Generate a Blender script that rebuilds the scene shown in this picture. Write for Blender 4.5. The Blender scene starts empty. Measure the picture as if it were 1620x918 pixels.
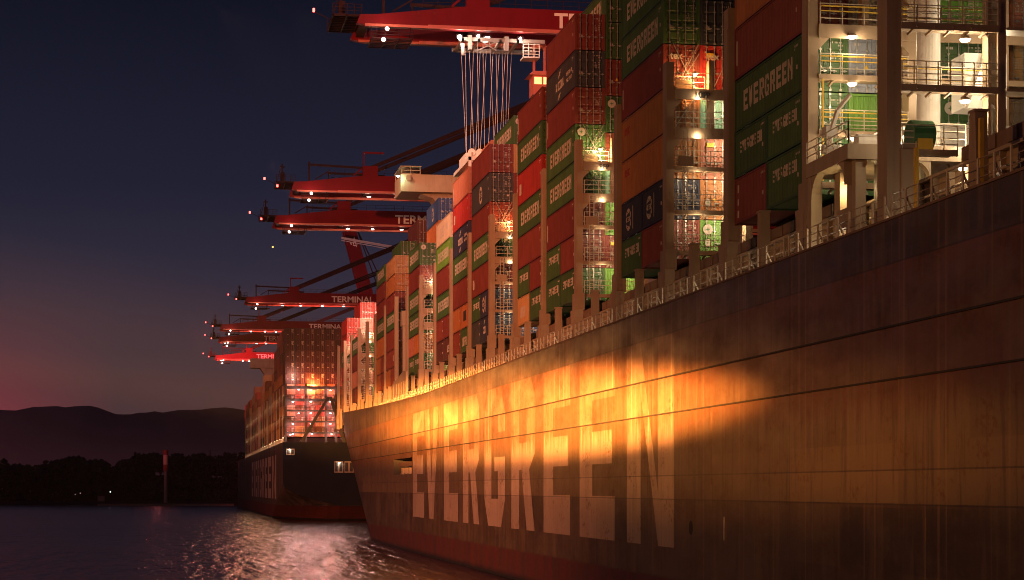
import bpy, math, random
from mathutils import Vector, Matrix
random.seed(11)
S = bpy.context.scene
HAZE = True
COL = S.collection
R = math.radians
# ------------------------------------------------------------------ camera
F = 3120.0; U0 = 275.0; CX = 810.0; HY = 772.0; EYE = 8.2
TH = math.atan((CX - U0) / F)
ct, st = math.cos(TH), math.sin(TH)
def W(u, y, d):
    """pixel of the photograph + depth -> point in the world (used for working out where a far thing stands)"""
    r = (u - CX) / F * d
    return Vector((d * st + r * ct, d * ct - r * st, EYE + (HY - y) / F * d))
cam = bpy.data.cameras.new("camera"); co = bpy.data.objects.new("camera", cam); COL.objects.link(co)
co.location = (0, 0, EYE); co.rotation_euler = (R(90), 0, -TH)
cam.sensor_width = 36.0; cam.lens = F / 1620 * 36; cam.shift_y = (HY - 459) / 1620
cam.clip_start = 1.0; cam.clip_end = 20000
S.camera = co
# ------------------------------------------------------------------ materials
def new_mat(name):
    m = bpy.data.materials.new(name); m.use_nodes = True
    nt = m.node_tree; b = nt.nodes["Principled BSDF"]
    return m, nt, b
def N(nt, t, **kw):
    n = nt.nodes.new(t)
    for k, v in kw.items(): setattr(n, k, v)
    return n
def mixc(nt, fac, a, b, mode='MIX'):
    n = nt.nodes.new('ShaderNodeMix'); n.data_type = 'RGBA'; n.blend_type = mode
    def put(sock, v):
        if isinstance(v, (tuple, list)): sock.default_value = (*v[:3], 1)
        elif isinstance(v, (int, float)): sock.default_value = v
        else: nt.links.new(v, sock)
    put(n.inputs[0], fac); put(n.inputs[6], a); put(n.inputs[7], b)
    return n.outputs[2]
def math_(nt, op, a, b=None, clamp=False):
    n = nt.nodes.new('ShaderNodeMath'); n.operation = op; n.use_clamp = clamp
    for i, v in enumerate((a, b)):
        if v is None: continue
        if isinstance(v, (int, float)): n.inputs[i].default_value = v
        else: nt.links.new(v, n.inputs[i])
    return n.outputs[0]
def ramp(nt, src, pts):
    n = nt.nodes.new('ShaderNodeValToRGB')
    cr = n.color_ramp
    while len(cr.elements) < len(pts): cr.elements.new(0.5)
    for e, (p, c) in zip(cr.elements, pts):
        e.position = p
        e.color = (c, c, c, 1) if isinstance(c, (int, float)) else (*c[:3], 1)
    nt.links.new(src, n.inputs[0]); return n.outputs[0]
def noise(nt, vec, scale, detail=3, rough=.55):
    n = nt.nodes.new('ShaderNodeTexNoise'); n.inputs['Scale'].default_value = scale
    n.inputs['Detail'].default_value = detail; n.inputs['Roughness'].default_value = rough
    nt.links.new(vec, n.inputs['Vector']); return n.outputs[0]
def mapping(nt, src, scale=(1, 1, 1), loc=(0, 0, 0)):
    n = nt.nodes.new('ShaderNodeMapping'); n.inputs['Scale'].default_value = scale
    n.inputs['Location'].default_value = loc
    nt.links.new(src, n.inputs['Vector']); return n.outputs[0]
def worn(name, color=None, rough=.5, metal=0.0, dirt=.5, scale=.9, bump=.0, coord='world'):
    """painted steel: patches of dirt and downward streaks; colour from the object when none is given"""
    m, nt, b = new_mat(name)
    if coord == 'world': vec = N(nt, 'ShaderNodeNewGeometry').outputs['Position']
    else: vec = N(nt, 'ShaderNodeTexCoord').outputs['Object']
    if color is None:
        oi = N(nt, 'ShaderNodeObjectInfo'); base = oi.outputs['Color']
        off = N(nt, 'ShaderNodeVectorMath', operation='ADD')
        sc = N(nt, 'ShaderNodeVectorMath', operation='SCALE'); sc.inputs['Scale'].default_value = 57.0
        cmb = N(nt, 'ShaderNodeCombineXYZ')
        for i in range(3): nt.links.new(oi.outputs['Random'], cmb.inputs[i])
        nt.links.new(cmb.outputs[0], sc.inputs[0]); nt.links.new(vec, off.inputs[0]); nt.links.new(sc.outputs[0], off.inputs[1])
        vec = off.outputs[0]
    else:
        rgb = N(nt, 'ShaderNodeRGB'); rgb.outputs[0].default_value = (*color, 1); base = rgb.outputs[0]
    big = noise(nt, vec, scale * .6, 5, .65)
    streak = noise(nt, mapping(nt, vec, (3.2, 3.2, .25)), scale, 4, .6)
    f1 = ramp(nt, big, [(.35, 0.0), (.7, 1.0)])
    f2 = ramp(nt, streak, [(.48, 0.0), (.72, 1.0)])
    c = mixc(nt, math_(nt, 'MULTIPLY', f1, dirt), base, (.55, .5, .46), 'MULTIPLY')
    c = mixc(nt, math_(nt, 'MULTIPLY', f2, dirt * .8), c, (.5, .36, .28), 'MULTIPLY')
    fine = noise(nt, vec, scale * 9, 3, .6)
    f3 = ramp(nt, math_(nt, 'MULTIPLY', fine, streak), [(.34, 0.0), (.42, 1.0)])
    c = mixc(nt, math_(nt, 'MULTIPLY', f3, dirt * .7), c, (.14, .06, .03))
    nt.links.new(c, b.inputs['Base Color'])
    rr = math_(nt, 'ADD', math_(nt, 'MULTIPLY', big, .3), rough - .15)
    nt.links.new(rr, b.inputs['Roughness']); b.inputs['Metallic'].default_value = metal
    if bump:
        bn = N(nt, 'ShaderNodeBump'); bn.inputs['Strength'].default_value = bump; bn.inputs['Distance'].default_value = .05
        nt.links.new(big, bn.inputs['Height']); nt.links.new(bn.outputs[0], b.inputs['Normal'])
    return m
def emit(name, color, strength):
    m, nt, b = new_mat(name)
    b.inputs['Base Color'].default_value = (.8, .8, .8, 1)
    b.inputs['Emission Color'].default_value = (*color, 1); b.inputs['Emission Strength'].default_value = strength
    return m
M = {}
M['paint'] = worn('container_paint', None, .55, 0, .55, 1.0, .1, 'object')
M['mark'] = worn('stencil_white', (.50, .44, .39), .6, 0, .45, 1.5)
M['markred'] = worn('stencil_red', (.35, .05, .03), .6, 0, .4, 1.5)
M['yellow'] = worn('sticker_yellow', (.75, .48, .04), .5, 0, .2, 2)
M['galv'] = worn('galvanised_steel', (.48, .46, .43), .4, .5, .4, 2)
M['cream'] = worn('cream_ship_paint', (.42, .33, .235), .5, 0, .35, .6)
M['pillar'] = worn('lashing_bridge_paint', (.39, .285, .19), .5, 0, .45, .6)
M['creamdk'] = worn('dark_cream_paint', (.36, .27, .19), .5, 0, .4, .6)  # slightly darker than the cream paint
M['white'] = worn('white_ship_paint', (.72, .69, .64), .45, 0, .3, .5)
M['rail'] = worn('rail_paint', (.66, .58, .46), .45, 0, .3, 2)
M['railyel'] = worn('yellow_rail_paint', (.75, .5, .06), .5, 0, .3, 2)
M['dark'] = worn('dark_steel', (.035, .032, .03), .6, 0, .3, 1)
M['brown'] = worn('brown_ship_paint', (.21, .13, .085), .55, 0, .5, .7)
M['deck'] = worn('deck_paint', (.10, .05, .04), .7, 0, .6, .5)
M['cranered'] = worn('crane_red_paint', (.155, .006, .011), .45, 0, .35, .25)
M['cranedark'] = worn('crane_dark_red_paint', (.030, .013, .015), .6, 0, .4, .6)
M['cranetext'] = worn('crane_letter_white', (.75, .68, .60), .5, 0, .25, .5)
M['craneedge'] = worn('crane_flange_paint', (.50, .13, .09), .45, 0, .35, .4)
M['steel'] = worn('rope_steel', (.40, .36, .33), .4, .3, .2, 3)
M['glass'] = None
for k_ in ('cranered', 'cranedark'):
    M[k_].node_tree.nodes['Principled BSDF'].inputs['Specular IOR Level'].default_value = .12
m, nt, b = new_mat('window_glass'); b.inputs['Base Color'].default_value = (.02, .025, .03, 1); b.inputs['Roughness'].default_value = .08; M['glass'] = m
M['lampw'] = emit('lamp_warm_lens', (1.0, .74, .42), 14)
M['lampc'] = emit('lamp_white_lens', (1.0, .88, .74), 30)
M['lampr'] = emit('lamp_red_lens', (1.0, .06, .05), 9)
M['lampp'] = emit('lamp_pink_lens', (1.0, .70, .58), 18)
M['lampg'] = emit('lamp_green_lens', (.65, 1.0, .62), 60)
M['lampo'] = emit('lamp_orange_lens', (1.0, .5, .12), 14)
M['lifeboat'] = worn('lifeboat_orange', (.26, .03, .02), .4, 0, .3, 1)
M['gtank'] = worn('drum_green', (.05, .17, .06), .45, 0, .35, 1)

def hull_material(name, letter=False, Xoff=0.0):
    m, nt, b = new_mat(name)
    pos = N(nt, 'ShaderNodeNewGeometry').outputs['Position']
    sx = N(nt, 'ShaderNodeSeparateXYZ'); nt.links.new(pos, sx.inputs[0])
    Y, Z = sx.outputs['Y'], sx.outputs['Z']
    big = noise(nt, mapping(nt, pos, (.05, .07, .22)), 1.0, 7, .7)
    mid = noise(nt, mapping(nt, pos, (.4, .22, .5)), 1.0, 5, .65)
    st1 = noise(nt, mapping(nt, pos, (1, .34, .03)), 1.0, 6, .72)
    st2 = noise(nt, mapping(nt, pos, (1, 1.5, .16)), 1.0, 5, .72)
    fine = noise(nt, mapping(nt, pos, (2, 1.5, 2)), 1.6, 5, .7)
    def band(v, lo, hi):   # 0 below lo, 1 above hi
        n = N(nt, 'ShaderNodeMapRange'); n.inputs[1].default_value = lo; n.inputs[2].default_value = hi
        nt.links.new(v, n.inputs[0]); return n.outputs[0]
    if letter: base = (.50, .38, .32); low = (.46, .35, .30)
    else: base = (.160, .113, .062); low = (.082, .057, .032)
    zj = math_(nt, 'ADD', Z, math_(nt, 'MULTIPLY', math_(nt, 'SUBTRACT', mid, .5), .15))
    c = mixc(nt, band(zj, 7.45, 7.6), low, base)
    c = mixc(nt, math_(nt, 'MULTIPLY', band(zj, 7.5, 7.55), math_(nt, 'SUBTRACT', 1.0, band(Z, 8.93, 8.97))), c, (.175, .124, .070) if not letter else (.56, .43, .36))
    # upper strakes: rust, plus glow painted in as near-equal hull and letter tones
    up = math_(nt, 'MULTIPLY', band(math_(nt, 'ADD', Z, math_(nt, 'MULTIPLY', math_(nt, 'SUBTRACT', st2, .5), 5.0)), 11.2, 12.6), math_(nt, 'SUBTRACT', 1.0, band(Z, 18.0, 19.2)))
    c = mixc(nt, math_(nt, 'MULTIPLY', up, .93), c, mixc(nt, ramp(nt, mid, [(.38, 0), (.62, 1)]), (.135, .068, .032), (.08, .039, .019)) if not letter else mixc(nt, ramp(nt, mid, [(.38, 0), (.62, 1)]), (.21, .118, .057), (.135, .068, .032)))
    c = mixc(nt, math_(nt, 'MULTIPLY', band(Z, 17.70, 17.74), .85), c, (.060, .046, .034)) if not letter else c
    # plates: slightly different coat from plate to plate
    br = N(nt, 'ShaderNodeTexBrick'); br.offset = .5
    br.inputs['Scale'].default_value = 1.0; br.inputs['Mortar Size'].default_value = 0.0
    br.inputs['Brick Width'].default_value = 14.9; br.inputs['Row Height'].default_value = 2.75
    br.inputs['Color1'].default_value = (.5, .5, .5, 1); br.inputs['Color2'].default_value = (1.35, 1.3, 1.25, 1)
    cy = N(nt, 'ShaderNodeCombineXYZ'); nt.links.new(math_(nt, 'ADD', Y, -4.3 + 1000 * 14.9), cy.inputs[0]); nt.links.new(math_(nt, 'ADD', Z, 55 + .9), cy.inputs[1])
    nt.links.new(cy.outputs[0], br.inputs['Vector'])
    c = mixc(nt, .55 if not letter else .25, c, mixc(nt, 1.0, c, br.outputs['Color'], 'MULTIPLY'))
    # faded patches and salt
    c = mixc(nt, math_(nt, 'MULTIPLY', ramp(nt, big, [(.44, 0), (.60, 1)]), .6 if not letter else .4), c, (.155, .112, .072) if not letter else (.36, .27, .22))
    # vertical run marks, light and dark
    c = mixc(nt, math_(nt, 'MULTIPLY', ramp(nt, st1, [(.5, 0), (.60, 1)]), .42 if not letter else .28), c, (.19, .125, .08) if not letter else (.30, .20, .15))
    c = mixc(nt, math_(nt, 'MULTIPLY', ramp(nt, st2, [(.52, 0), (.62, 1)]), .42 if not letter else .25), c, (.045, .03, .02) if not letter else (.20, .13, .10))
    st3 = noise(nt, mapping(nt, pos, (1, 2.1, .018)), 1.0, 2, .5)
    c = mixc(nt, math_(nt, 'MULTIPLY', ramp(nt, st3, [(.60, 0), (.66, 1)]), .45), c, (.24, .15, .10) if not letter else (.55, .42, .34))
    # rust below the two rubbing seams
    for zs, depth in ((15.05, 2.0), (12.8, 1.8), (17.7, 1.6)):
        f = math_(nt, 'MULTIPLY', band(Z, zs - depth, zs), math_(nt, 'SUBTRACT', 1.0, band(Z, zs, zs + .02)))
        f = math_(nt, 'MULTIPLY', f, ramp(nt, st2, [(.40, 0), (.62, 1)]))
        c = mixc(nt, math_(nt, 'MULTIPLY', f, .85), c, (.17, .062, .022))
    c = mixc(nt, math_(nt, 'MULTIPLY', ramp(nt, math_(nt, 'MULTIPLY', fine, mid), [(.30, 0), (.37, 1)]), .6), c, (.10, .038, .016))
    # boot topping
    bt = math_(nt, 'SUBTRACT', 1.0, band(zj, 2.55, 2.75))
    red = mixc(nt, ramp(nt, st1, [(.4, 0), (.65, 1)]), (.125, .034, .022), (.075, .04, .028))
    c = mixc(nt, bt, c, red)
    c = mixc(nt, math_(nt, 'SUBTRACT', 1.0, band(zj, .15, .7)), c, (.022, .022, .016))
    # plate seams
    def line(v, at, w):
        return math_(nt, 'COMPARE', v, at) if 0 else math_(nt, 'LESS_THAN', math_(nt, 'ABSOLUTE', math_(nt, 'SUBTRACT', v, at)), w)
    for zs in (17.72, 8.95, 7.5):
        c = mixc(nt, math_(nt, 'MULTIPLY', line(Z, zs, .035), .55), c, (.02, .017, .013))
    ym = math_(nt, 'MODULO', math_(nt, 'ADD', Y, -78.8 + 14.9 * 40), 14.9)
    c = mixc(nt, math_(nt, 'MULTIPLY', math_(nt, 'LESS_THAN', ym, .09), .45), c, (.022, .018, .014))
    nt.links.new(c, b.inputs['Base Color'])
    rr = math_(nt, 'ADD', math_(nt, 'MULTIPLY', mid, .5), .16)
    nt.links.new(rr, b.inputs['Roughness'])
    # plates sag a little between the frames
    wv = N(nt, 'ShaderNodeTexWave'); wv.bands_direction = 'Y'; wv.inputs['Scale'].default_value = .36; wv.inputs['Distortion'].default_value = .6
    nt.links.new(pos, wv.inputs['Vector'])
    h = math_(nt, 'ADD', math_(nt, 'MULTIPLY', wv.outputs['Fac'], .06), math_(nt, 'ADD', math_(nt, 'MULTIPLY', mid, .6), math_(nt, 'MULTIPLY', fine, .10)))
    bn = N(nt, 'ShaderNodeBump'); bn.inputs['Strength'].default_value = .35; bn.inputs['Distance'].default_value = .06
    nt.links.new(h, bn.inputs['Height']); nt.links.new(bn.outputs[0], b.inputs['Normal'])
    return m
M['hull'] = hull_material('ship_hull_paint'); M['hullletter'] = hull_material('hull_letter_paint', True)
# ------------------------------------------------------------------ mesh builder
class MB:
    def __init__(s): s.v = []; s.f = []; s.mi = []; s.cur = 0
    def face(s, pts):
        n = len(s.v); s.v += [tuple(p) for p in pts]; s.f.append(tuple(range(n, n + len(pts)))); s.mi.append(s.cur)
    def box(s, x0, x1, y0, y1, z0, z1):
        n = len(s.v)
        s.v += [(x0, y0, z0), (x1, y0, z0), (x1, y1, z0), (x0, y1, z0), (x0, y0, z1), (x1, y0, z1), (x1, y1, z1), (x0, y1, z1)]
        s.f += [tuple(n + i for i in q) for q in ((3, 2, 1, 0), (4, 5, 6, 7), (0, 1, 5, 4), (1, 2, 6, 5), (2, 3, 7, 6), (3, 0, 4, 7))]
        s.mi += [s.cur] * 6; return s
    def bar(s, p, q, w, h=None):
        h = h or w; p = Vector(p); q = Vector(q); d = (q - p).normalized()
        up = Vector((0, 0, 1)) if abs(d.z) < .95 else Vector((0, 1, 0))
        a = d.cross(up).normalized() * w / 2; b = a.cross(d).normalized() * h / 2
        n = len(s.v)
        for e in (p, q): s.v += [tuple(e - a - b), tuple(e + a - b), tuple(e + a + b), tuple(e - a + b)]
        s.f += [tuple(n + i for i in t) for t in ((0, 1, 2, 3), (7, 6, 5, 4), (4, 5, 1, 0), (5, 6, 2, 1), (6, 7, 3, 2), (7, 4, 0, 3))]
        s.mi += [s.cur] * 6; return s
    def cyl(s, p, q, r, r2=None, n=10):
        r2 = r if r2 is None else r2; p = Vector(p); q = Vector(q); d = (q - p).normalized()
        up = Vector((0, 0, 1)) if abs(d.z) < .95 else Vector((0, 1, 0))
        a = d.cross(up).normalized(); b = a.cross(d).normalized(); k = len(s.v)
        for e, rr in ((p, r), (q, r2)):
            for i in range(n):
                t = 2 * math.pi * i / n; s.v.append(tuple(e + a * math.cos(t) * rr + b * math.sin(t) * rr))
        for i in range(n):
            j = (i + 1) % n; s.f.append((k + i, k + n + i, k + n + j, k + j)); s.mi.append(s.cur)
        s.f.append(tuple(k + i for i in range(n))); s.f.append(tuple(k + n + i for i in reversed(range(n)))); s.mi += [s.cur] * 2
        return s
    def prism(s, pts, ax, a0, a1):
        """extrude a 2-D outline along axis ax ('x','y','z')"""
        def put(p, a):
            if ax == 'x': return (a, p[0], p[1])
            if ax == 'y': return (p[0], a, p[1])
            return (p[0], p[1], a)
        k = len(s.v); n = len(pts)
        s.v += [put(p, a0) for p in pts] + [put(p, a1) for p in pts]
        s.f.append(tuple(range(k, k + n))); s.f.append(tuple(range(k + 2 * n - 1, k + n - 1, -1))); s.mi += [s.cur] * 2
        for i in range(n):
            j = (i + 1) % n; s.f.append((k + j, k + i, k + n + i, k + n + j)); s.mi.append(s.cur)
        return s
    def rail(s, p, q, h=1.05, n=None, t=.05, mids=2):
        p = Vector(p); q = Vector(q); L = (q - p).length; n = n or max(1, round(L / 1.5)); z = Vector((0, 0, 1))
        for i in range(n + 1):
            a = p.lerp(q, i / n); s.bar(a, a + z * h, t)
        for j in range(mids + 1):
            zz = z * h * (j + 1) / (mids + 1); s.bar(p + zz, q + zz, t * .8)
        return s
    def mesh(s, name, mats):
        me = bpy.data.meshes.new(name); me.from_pydata(s.v, [], s.f)
        for m in (mats if isinstance(mats, (list, tuple)) else [mats]): me.materials.append(m)
        if any(s.mi): me.polygons.foreach_set('material_index', s.mi)
        me.update(); return me
    def build(s, name, mats, parent=None, loc=None):
        return link(name, s.mesh(name, mats), parent, loc)
def link(name, me, parent=None, loc=None, color=None):
    o = bpy.data.objects.new(name, me); COL.objects.link(o)
    if parent is not None:
        o.parent = parent
        if loc is None and parent.parent is None and parent.data is None and not parent.get('local'):
            loc = -Vector(parent.location)
    if loc is not None: o.location = loc
    if color: o.color = (*color, 1)
    return o
def tag(o, label=None, cat=None, group=None, kind=None):
    if label: o['label'] = label
    if cat: o['category'] = cat
    if group: o['group'] = group
    if kind: o['kind'] = kind
    return o
def thing(name, label, cat, loc, group=None, local=False):
    o = bpy.data.objects.new(name, None); COL.objects.link(o); o.location = loc; o.empty_display_size = .5
    if local: o['local'] = 1
    return tag(o, label, cat, group)
def point(loc, power, color, r=.15):
    l = bpy.data.lights.new('lamp_or_fill_light', 'POINT'); l.energy = power; l.color = color; l.shadow_soft_size = r
    o = bpy.data.objects.new('lamp_or_fill_light', l); COL.objects.link(o); o.location = loc; return o
def spot(loc, to, power, color, ang, blend=1.0, scale=None, r=.3):
    l = bpy.data.lights.new('unseen_spot', 'SPOT'); l.energy = power; l.color = color; l.spot_size = R(ang); l.spot_blend = blend; l.shadow_soft_size = r
    o = bpy.data.objects.new('unseen_spot', l); COL.objects.link(o); o.location = loc
    d = Vector(to) - Vector(loc); o.rotation_euler = d.to_track_quat('-Z', 'Y').to_euler()
    if scale: o.scale = (scale[0], scale[1], 1)
    return o
# ------------------------------------------------------------------ lettering
def glyph(ch):
    """block letters as non-overlapping convex pieces in a 0.8 x 1 box"""
    q = lambda a, b, c, d: [(a, b), (c, b), (c, d), (a, d)]
    if ch == 'E': return [q(0, 0, .3, 1), q(.3, 0, .8, .235), q(.3, .41, .74, .59), q(.3, .765, .8, 1)]
    if ch == 'V': return [[(0, 1), (.28, 0), (.4, 0), (.4, .3), (.28, 1)], [(.4, 0), (.52, 0), (.8, 1), (.52, 1), (.4, .3)]]
    if ch == 'R': return [q(0, 0, .28, 1), [(.28, .8), (.8, .8), (.8, .9), (.68, 1), (.28, 1)], q(.54, .58, .8, .8), [(.28, .4), (.62, .4), (.8, .5), (.8, .58), (.28, .58)], [(.36, .4), (.54, 0), (.8, 0), (.62, .4)]]
    if ch == 'G': return [q(0, .2, .28, .8), [(.15, 0), (.65, 0), (.8, .2), (0, .2)], [(0, .8), (.8, .8), (.65, 1), (.15, 1)], q(.54, .2, .8, .5), q(.4, .4, .54, .5), q(.54, .68, .8, .8)]
    if ch == 'N': return [q(0, 0, .25, 1), q(.55, 0, .8, 1), [(.25, .75), (.55, 0), (.55, .25), (.25, 1)]]
    if ch == 'X': return [[(0, 0), (.25, 0), (.8, 1), (.55, 1)], [(0, 1), (.3, .47), (.4, .7), (.25, 1)], [(.42, .25), (.55, 0), (.8, 0), (.52, .5)]]
    if ch == 'C': return [q(0, 0, .25, 1), q(.25, 0, .8, .22), q(.25, .78, .8, 1)]
    if ch == 'O': return [q(0, 0, .25, 1), q(.55, 0, .8, 1), q(.25, 0, .55, .22), q(.25, .78, .55, 1)]
    if ch == 'I': return [q(.25, 0, .55, 1)]
    if ch == 'U': return [q(0, 0, .25, 1), q(.55, 0, .8, 1), q(.25, 0, .55, .22)]
    if ch == 'A': return [q(0, 0, .25, 1), q(.55, 0, .8, 1), q(.25, .78, .55, 1), q(.25, .38, .55, .56)]
    if ch == 'S': return [q(0, 0, .8, .2), q(.55, .2, .8, .4), q(0, .4, .8, .6), q(0, .6, .25, .8), q(0, .8, .8, 1)]
    if ch == 'P': return [q(0, 0, .25, 1), q(.25, .8, .8, 1), q(.55, .6, .8, .8), q(.25, .42, .8, .6)]
    return []
def word(txt, length, height, x0=0.0, z0=0.0):
    out = []; n = len(txt); adv = length / (n * 1.0 - .2 + .0001)
    for i, ch in enumerate(txt):
        for poly in glyph(ch): out.append([(x0 + (i + p[0]) * adv, z0 + p[1] * height) for p in poly])
    return out
def font_mesh(txt, size, mat, bold=.0, extrude=.01, width=None):
    cu = bpy.data.curves.new('text_curve', 'FONT'); cu.body = txt; cu.size = size; cu.offset = bold; cu.extrude = extrude
    o = bpy.data.objects.new('text_tmp', cu); COL.objects.link(o)
    dg = bpy.context.evaluated_depsgraph_get(); me = bpy.data.meshes.new_from_object(o.evaluated_get(dg))
    bpy.data.objects.remove(o); bpy.data.curves.remove(cu)
    if width:
        xs = [v.co.x for v in me.vertices]; k = width / (max(xs) - min(xs))
        for v in me.vertices: v.co.x = (v.co.x - min(xs)) * k
    me.materials.clear(); me.materials.append(mat); return me
# ------------------------------------------------------------------ containers
PER = .277; DEP = .042
def corr_breaks(L):
    """positions along a side panel and how deep the panel lies there"""
    out = []; y = -L / 2 + .17; end = L / 2 - .17
    pat = ((.072, 0, 0), (.068, 0, 1), (.07, 1, 1), (.067, 1, 0))
    out.append((y, 0.0))
    n = int((end - y) / PER)
    for k in range(n):
        yy = y + k * PER
        out += [(yy + .072, 0.0), (yy + .14, DEP), (yy + .21, DEP), (yy + .277, 0.0)]
    out.append((end, 0.0)); return out
def add_body(mb, L, H):
    w = 1.22; z0 = .0
    br = corr_breaks(L)
    for sgn in (-1, 1):
        x = sgn * (w - .018)
        for (ya, da), (yb, db) in zip(br, br[1:]):
            p = [(x - sgn * da, ya, .17), (x - sgn * db, yb, .17), (x - sgn * db, yb, H - .11), (x - sgn * da, ya, H - .11)]
            mb.face(p if sgn > 0 else p[::-1])
        mb.box(min(sgn * w, sgn * (w - .08)), max(sgn * w, sgn * (w - .08)), -L / 2 + .18, L / 2 - .18, .03, .172)
        mb.box(min(sgn * w, sgn * (w - .06)), max(sgn * w, sgn * (w - .06)), -L / 2 + .18, L / 2 - .18, H - .112, H - .01)
        for e in (-1, 1):
            ya, yb = sorted((e * L / 2, e * (L / 2 - .178))); xa, xb = sorted((sgn * w, sgn * (w - .15)))
            mb.box(xa, xb, ya, yb, .118, H - .118)
            xa, xb = sorted((sgn * (w + .004), sgn * (w - .16))); ya, yb = sorted((e * (L / 2 + .004), e * (L / 2 - .182)))
            mb.box(xa, xb, ya, yb, 0, .117); mb.box(xa, xb, ya, yb, H - .117, H)
    mb.face([(-w + .05, -L / 2 + .05, H - .04), (w - .05, -L / 2 + .05, H - .04), (w - .05, L / 2 - .05, H - .04), (-w + .05, L / 2 - .05, H - .04)])
    mb.face([(-w + .05, L / 2 - .05, .1), (w - .05, L / 2 - .05, .1), (w - .05, -L / 2 + .05, .1), (-w + .05, -L / 2 + .05, .1)])
    y = L / 2 - .06
    mb.face([(w - .1, y, .1), (-w + .1, y, .1), (-w + .1, y, H - .1), (w - .1, y, H - .1)])
    for z in (.02, H - .13): # end sills and headers
        mb.box(-w + .16, w - .16, L / 2 - .12, L / 2 - .002, z, z + .11); mb.box(-w + .16, w - .16, -L / 2 + .002, -L / 2 + .12, z, z + .11)
    y = -L / 2 + .16
    mb.face([(-w + .1, y, .1), (w - .1, y, .1), (w - .1, y, H - .1), (-w + .1, y, H - .1)])
def add_end_plate(mb, L, H):
    """the blind corrugated end of a container"""
    y0 = -L / 2 + .03; x = -1.05; n = 8; p = 2.1 / n
    for k in range(n):
        a = x + k * p
        for xa, da, xb, db in ((a, 0, a + p * .3, 0), (a + p * .3, 0, a + p * .5, .05), (a + p * .5, .05, a + p * .8, .05), (a + p * .8, .05, a + p, 0)):
            mb.face([(xa, y0 + da, .14), (xb, y0 + db, .14), (xb, y0 + db, H - .14), (xa, y0 + da, H - .14)])
def door_mesh(H, side):
    """one door leaf, hinge at the outside; side -1 left, 1 right (seen from aft)"""
    mb = MB(); xa, xb = (-1.055, -.008) if side < 0 else (.008, 1.055)
    z0, z1 = .135, H - .135; y = 0.0; n = 4; hh = (z1 - z0 - .2) / n
    mb.box(xa, xb, y + .045, y + .075, z0, z1)
    mb.box(xa, xb, y, y + .046, z0, z0 + .1); mb.box(xa, xb, y, y + .046, z1 - .1, z1)
    for k in range(n):
        za = z0 + .1 + k * hh
        mb.prism([(y + .046, za + .05), (y + .008, za + .10), (y + .008, za + hh - .10), (y + .046, za + hh - .05)][::-1], 'x', xa + .07, xb - .07)
    mb.box(xa, xa + .06, y, y + .046, z0 + .1, z1 - .1); mb.box(xb - .06, xb, y, y + .046, z0 + .1, z1 - .1)
    hx = xa - .03 if side < 0 else xb - .03
    for k in range(4):
        z = z0 + .2 + k * (z1 - z0 - .4) / 3; mb.box(hx, hx + .06, y - .02, y + .02, z - .09, z + .09)
    return mb.mesh('door', M['paint'])
def rod_mesh(H):
    mb = MB(); mb.cyl((0, 0, .06), (0, 0, H - .06), .026, n=6)
    for z in (.09, H - .09): mb.box(-.06, .06, -.035, .035, z - .06, z + .06)
    for z in (.7, 1.25, H - .75): mb.box(-.055, .055, -.015, .045, z - .035, z + .035)
    mb.box(-.02, .34, -.05, -.02, 1.02, 1.07); mb.box(.16, .25, -.03, .04, .98, 1.11)
    return mb.mesh('locking_bar', M['galv'])
def marks_mesh(H, seed):
    rr = random.Random(seed); mb = MB()
    def row(x, z, n, h=.085, w=.055):
        for i in range(n):
            if rr.random() < .12: continue
            mb.box(x + i * (w + .022), x + i * (w + .022) + w * rr.choice((.45, .8, 1, 1)), -.004, .004, z, z + h)
    row(.28, H - .42, 9); row(.28 + .4, H - .57, 4)
    for k in range(4): row(.30, H - .95 - k * .14, 4); row(.68, H - .95 - k * .14, 4, .06, .045)
    if rr.random() < .6: mb.box(-.85, -.6, -.004, .004, 1.0, 1.22)
    if rr.random() < .5: row(-.9, H - .5, 4, .12, .07)
    if rr.random() < .5: mb.box(.55, .85, -.004, .004, .55, .72)
    return mb.mesh('marking', M['mark'])
BODY = {}; DOORS = {}; RODS = {}; MARKS = {}
LEN = {'40': 12.19, '20': 6.06}
for kind, L in LEN.items():
    for H in (2.59, 2.90):
        mb = MB(); add_body(mb, L, H); BODY[kind, H] = mb.mesh('container_body', M['paint'])
for H in (2.59, 2.90):
    DOORS[H, -1] = door_mesh(H, -1); DOORS[H, 1] = door_mesh(H, 1); RODS[H] = rod_mesh(H)
    for k in range(4): MARKS[H, k] = marks_mesh(H, k + int(H * 100))
    mb = MB(); add_end_plate(mb, 12.19, H); MARKS['blind', H] = mb.mesh('end_wall', M['paint'])
def clip(poly, a, keep_low):
    out = []
    for i in range(len(poly)):
        p, q = poly[i], poly[(i + 1) % len(poly)]
        ip = (p[0] <= a) if keep_low else (p[0] >= a); iq = (q[0] <= a) if keep_low else (q[0] >= a)
        if ip: out.append(p)
        if ip != iq:
            t = (a - p[0]) / (q[0] - p[0]); out.append((a, p[1] + t * (q[1] - p[1])))
    return out
def on_side(polys, L, name, mat):
    """paint flat outlines (t along the side from its left end seen from outside, z) on the port side, in and out of every corrugation"""
    br = [(L / 2 - y, d) for y, d in corr_breaks(L)][::-1]  # t runs against Y
    mb = MB()
    for poly in polys:
        for (a, da), (b, db) in zip(br, br[1:]):
            pc = clip(clip(poly, a, False), b, True)
            if len(pc) < 3: continue
            pts = [(-(1.22 - .018) - .006 + da + (db - da) * ((t - a) / max(b - a, 1e-6)), L / 2 - t, z) for t, z in pc]
            mb.face(pts)
    return mb.mesh(name, mat)
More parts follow.
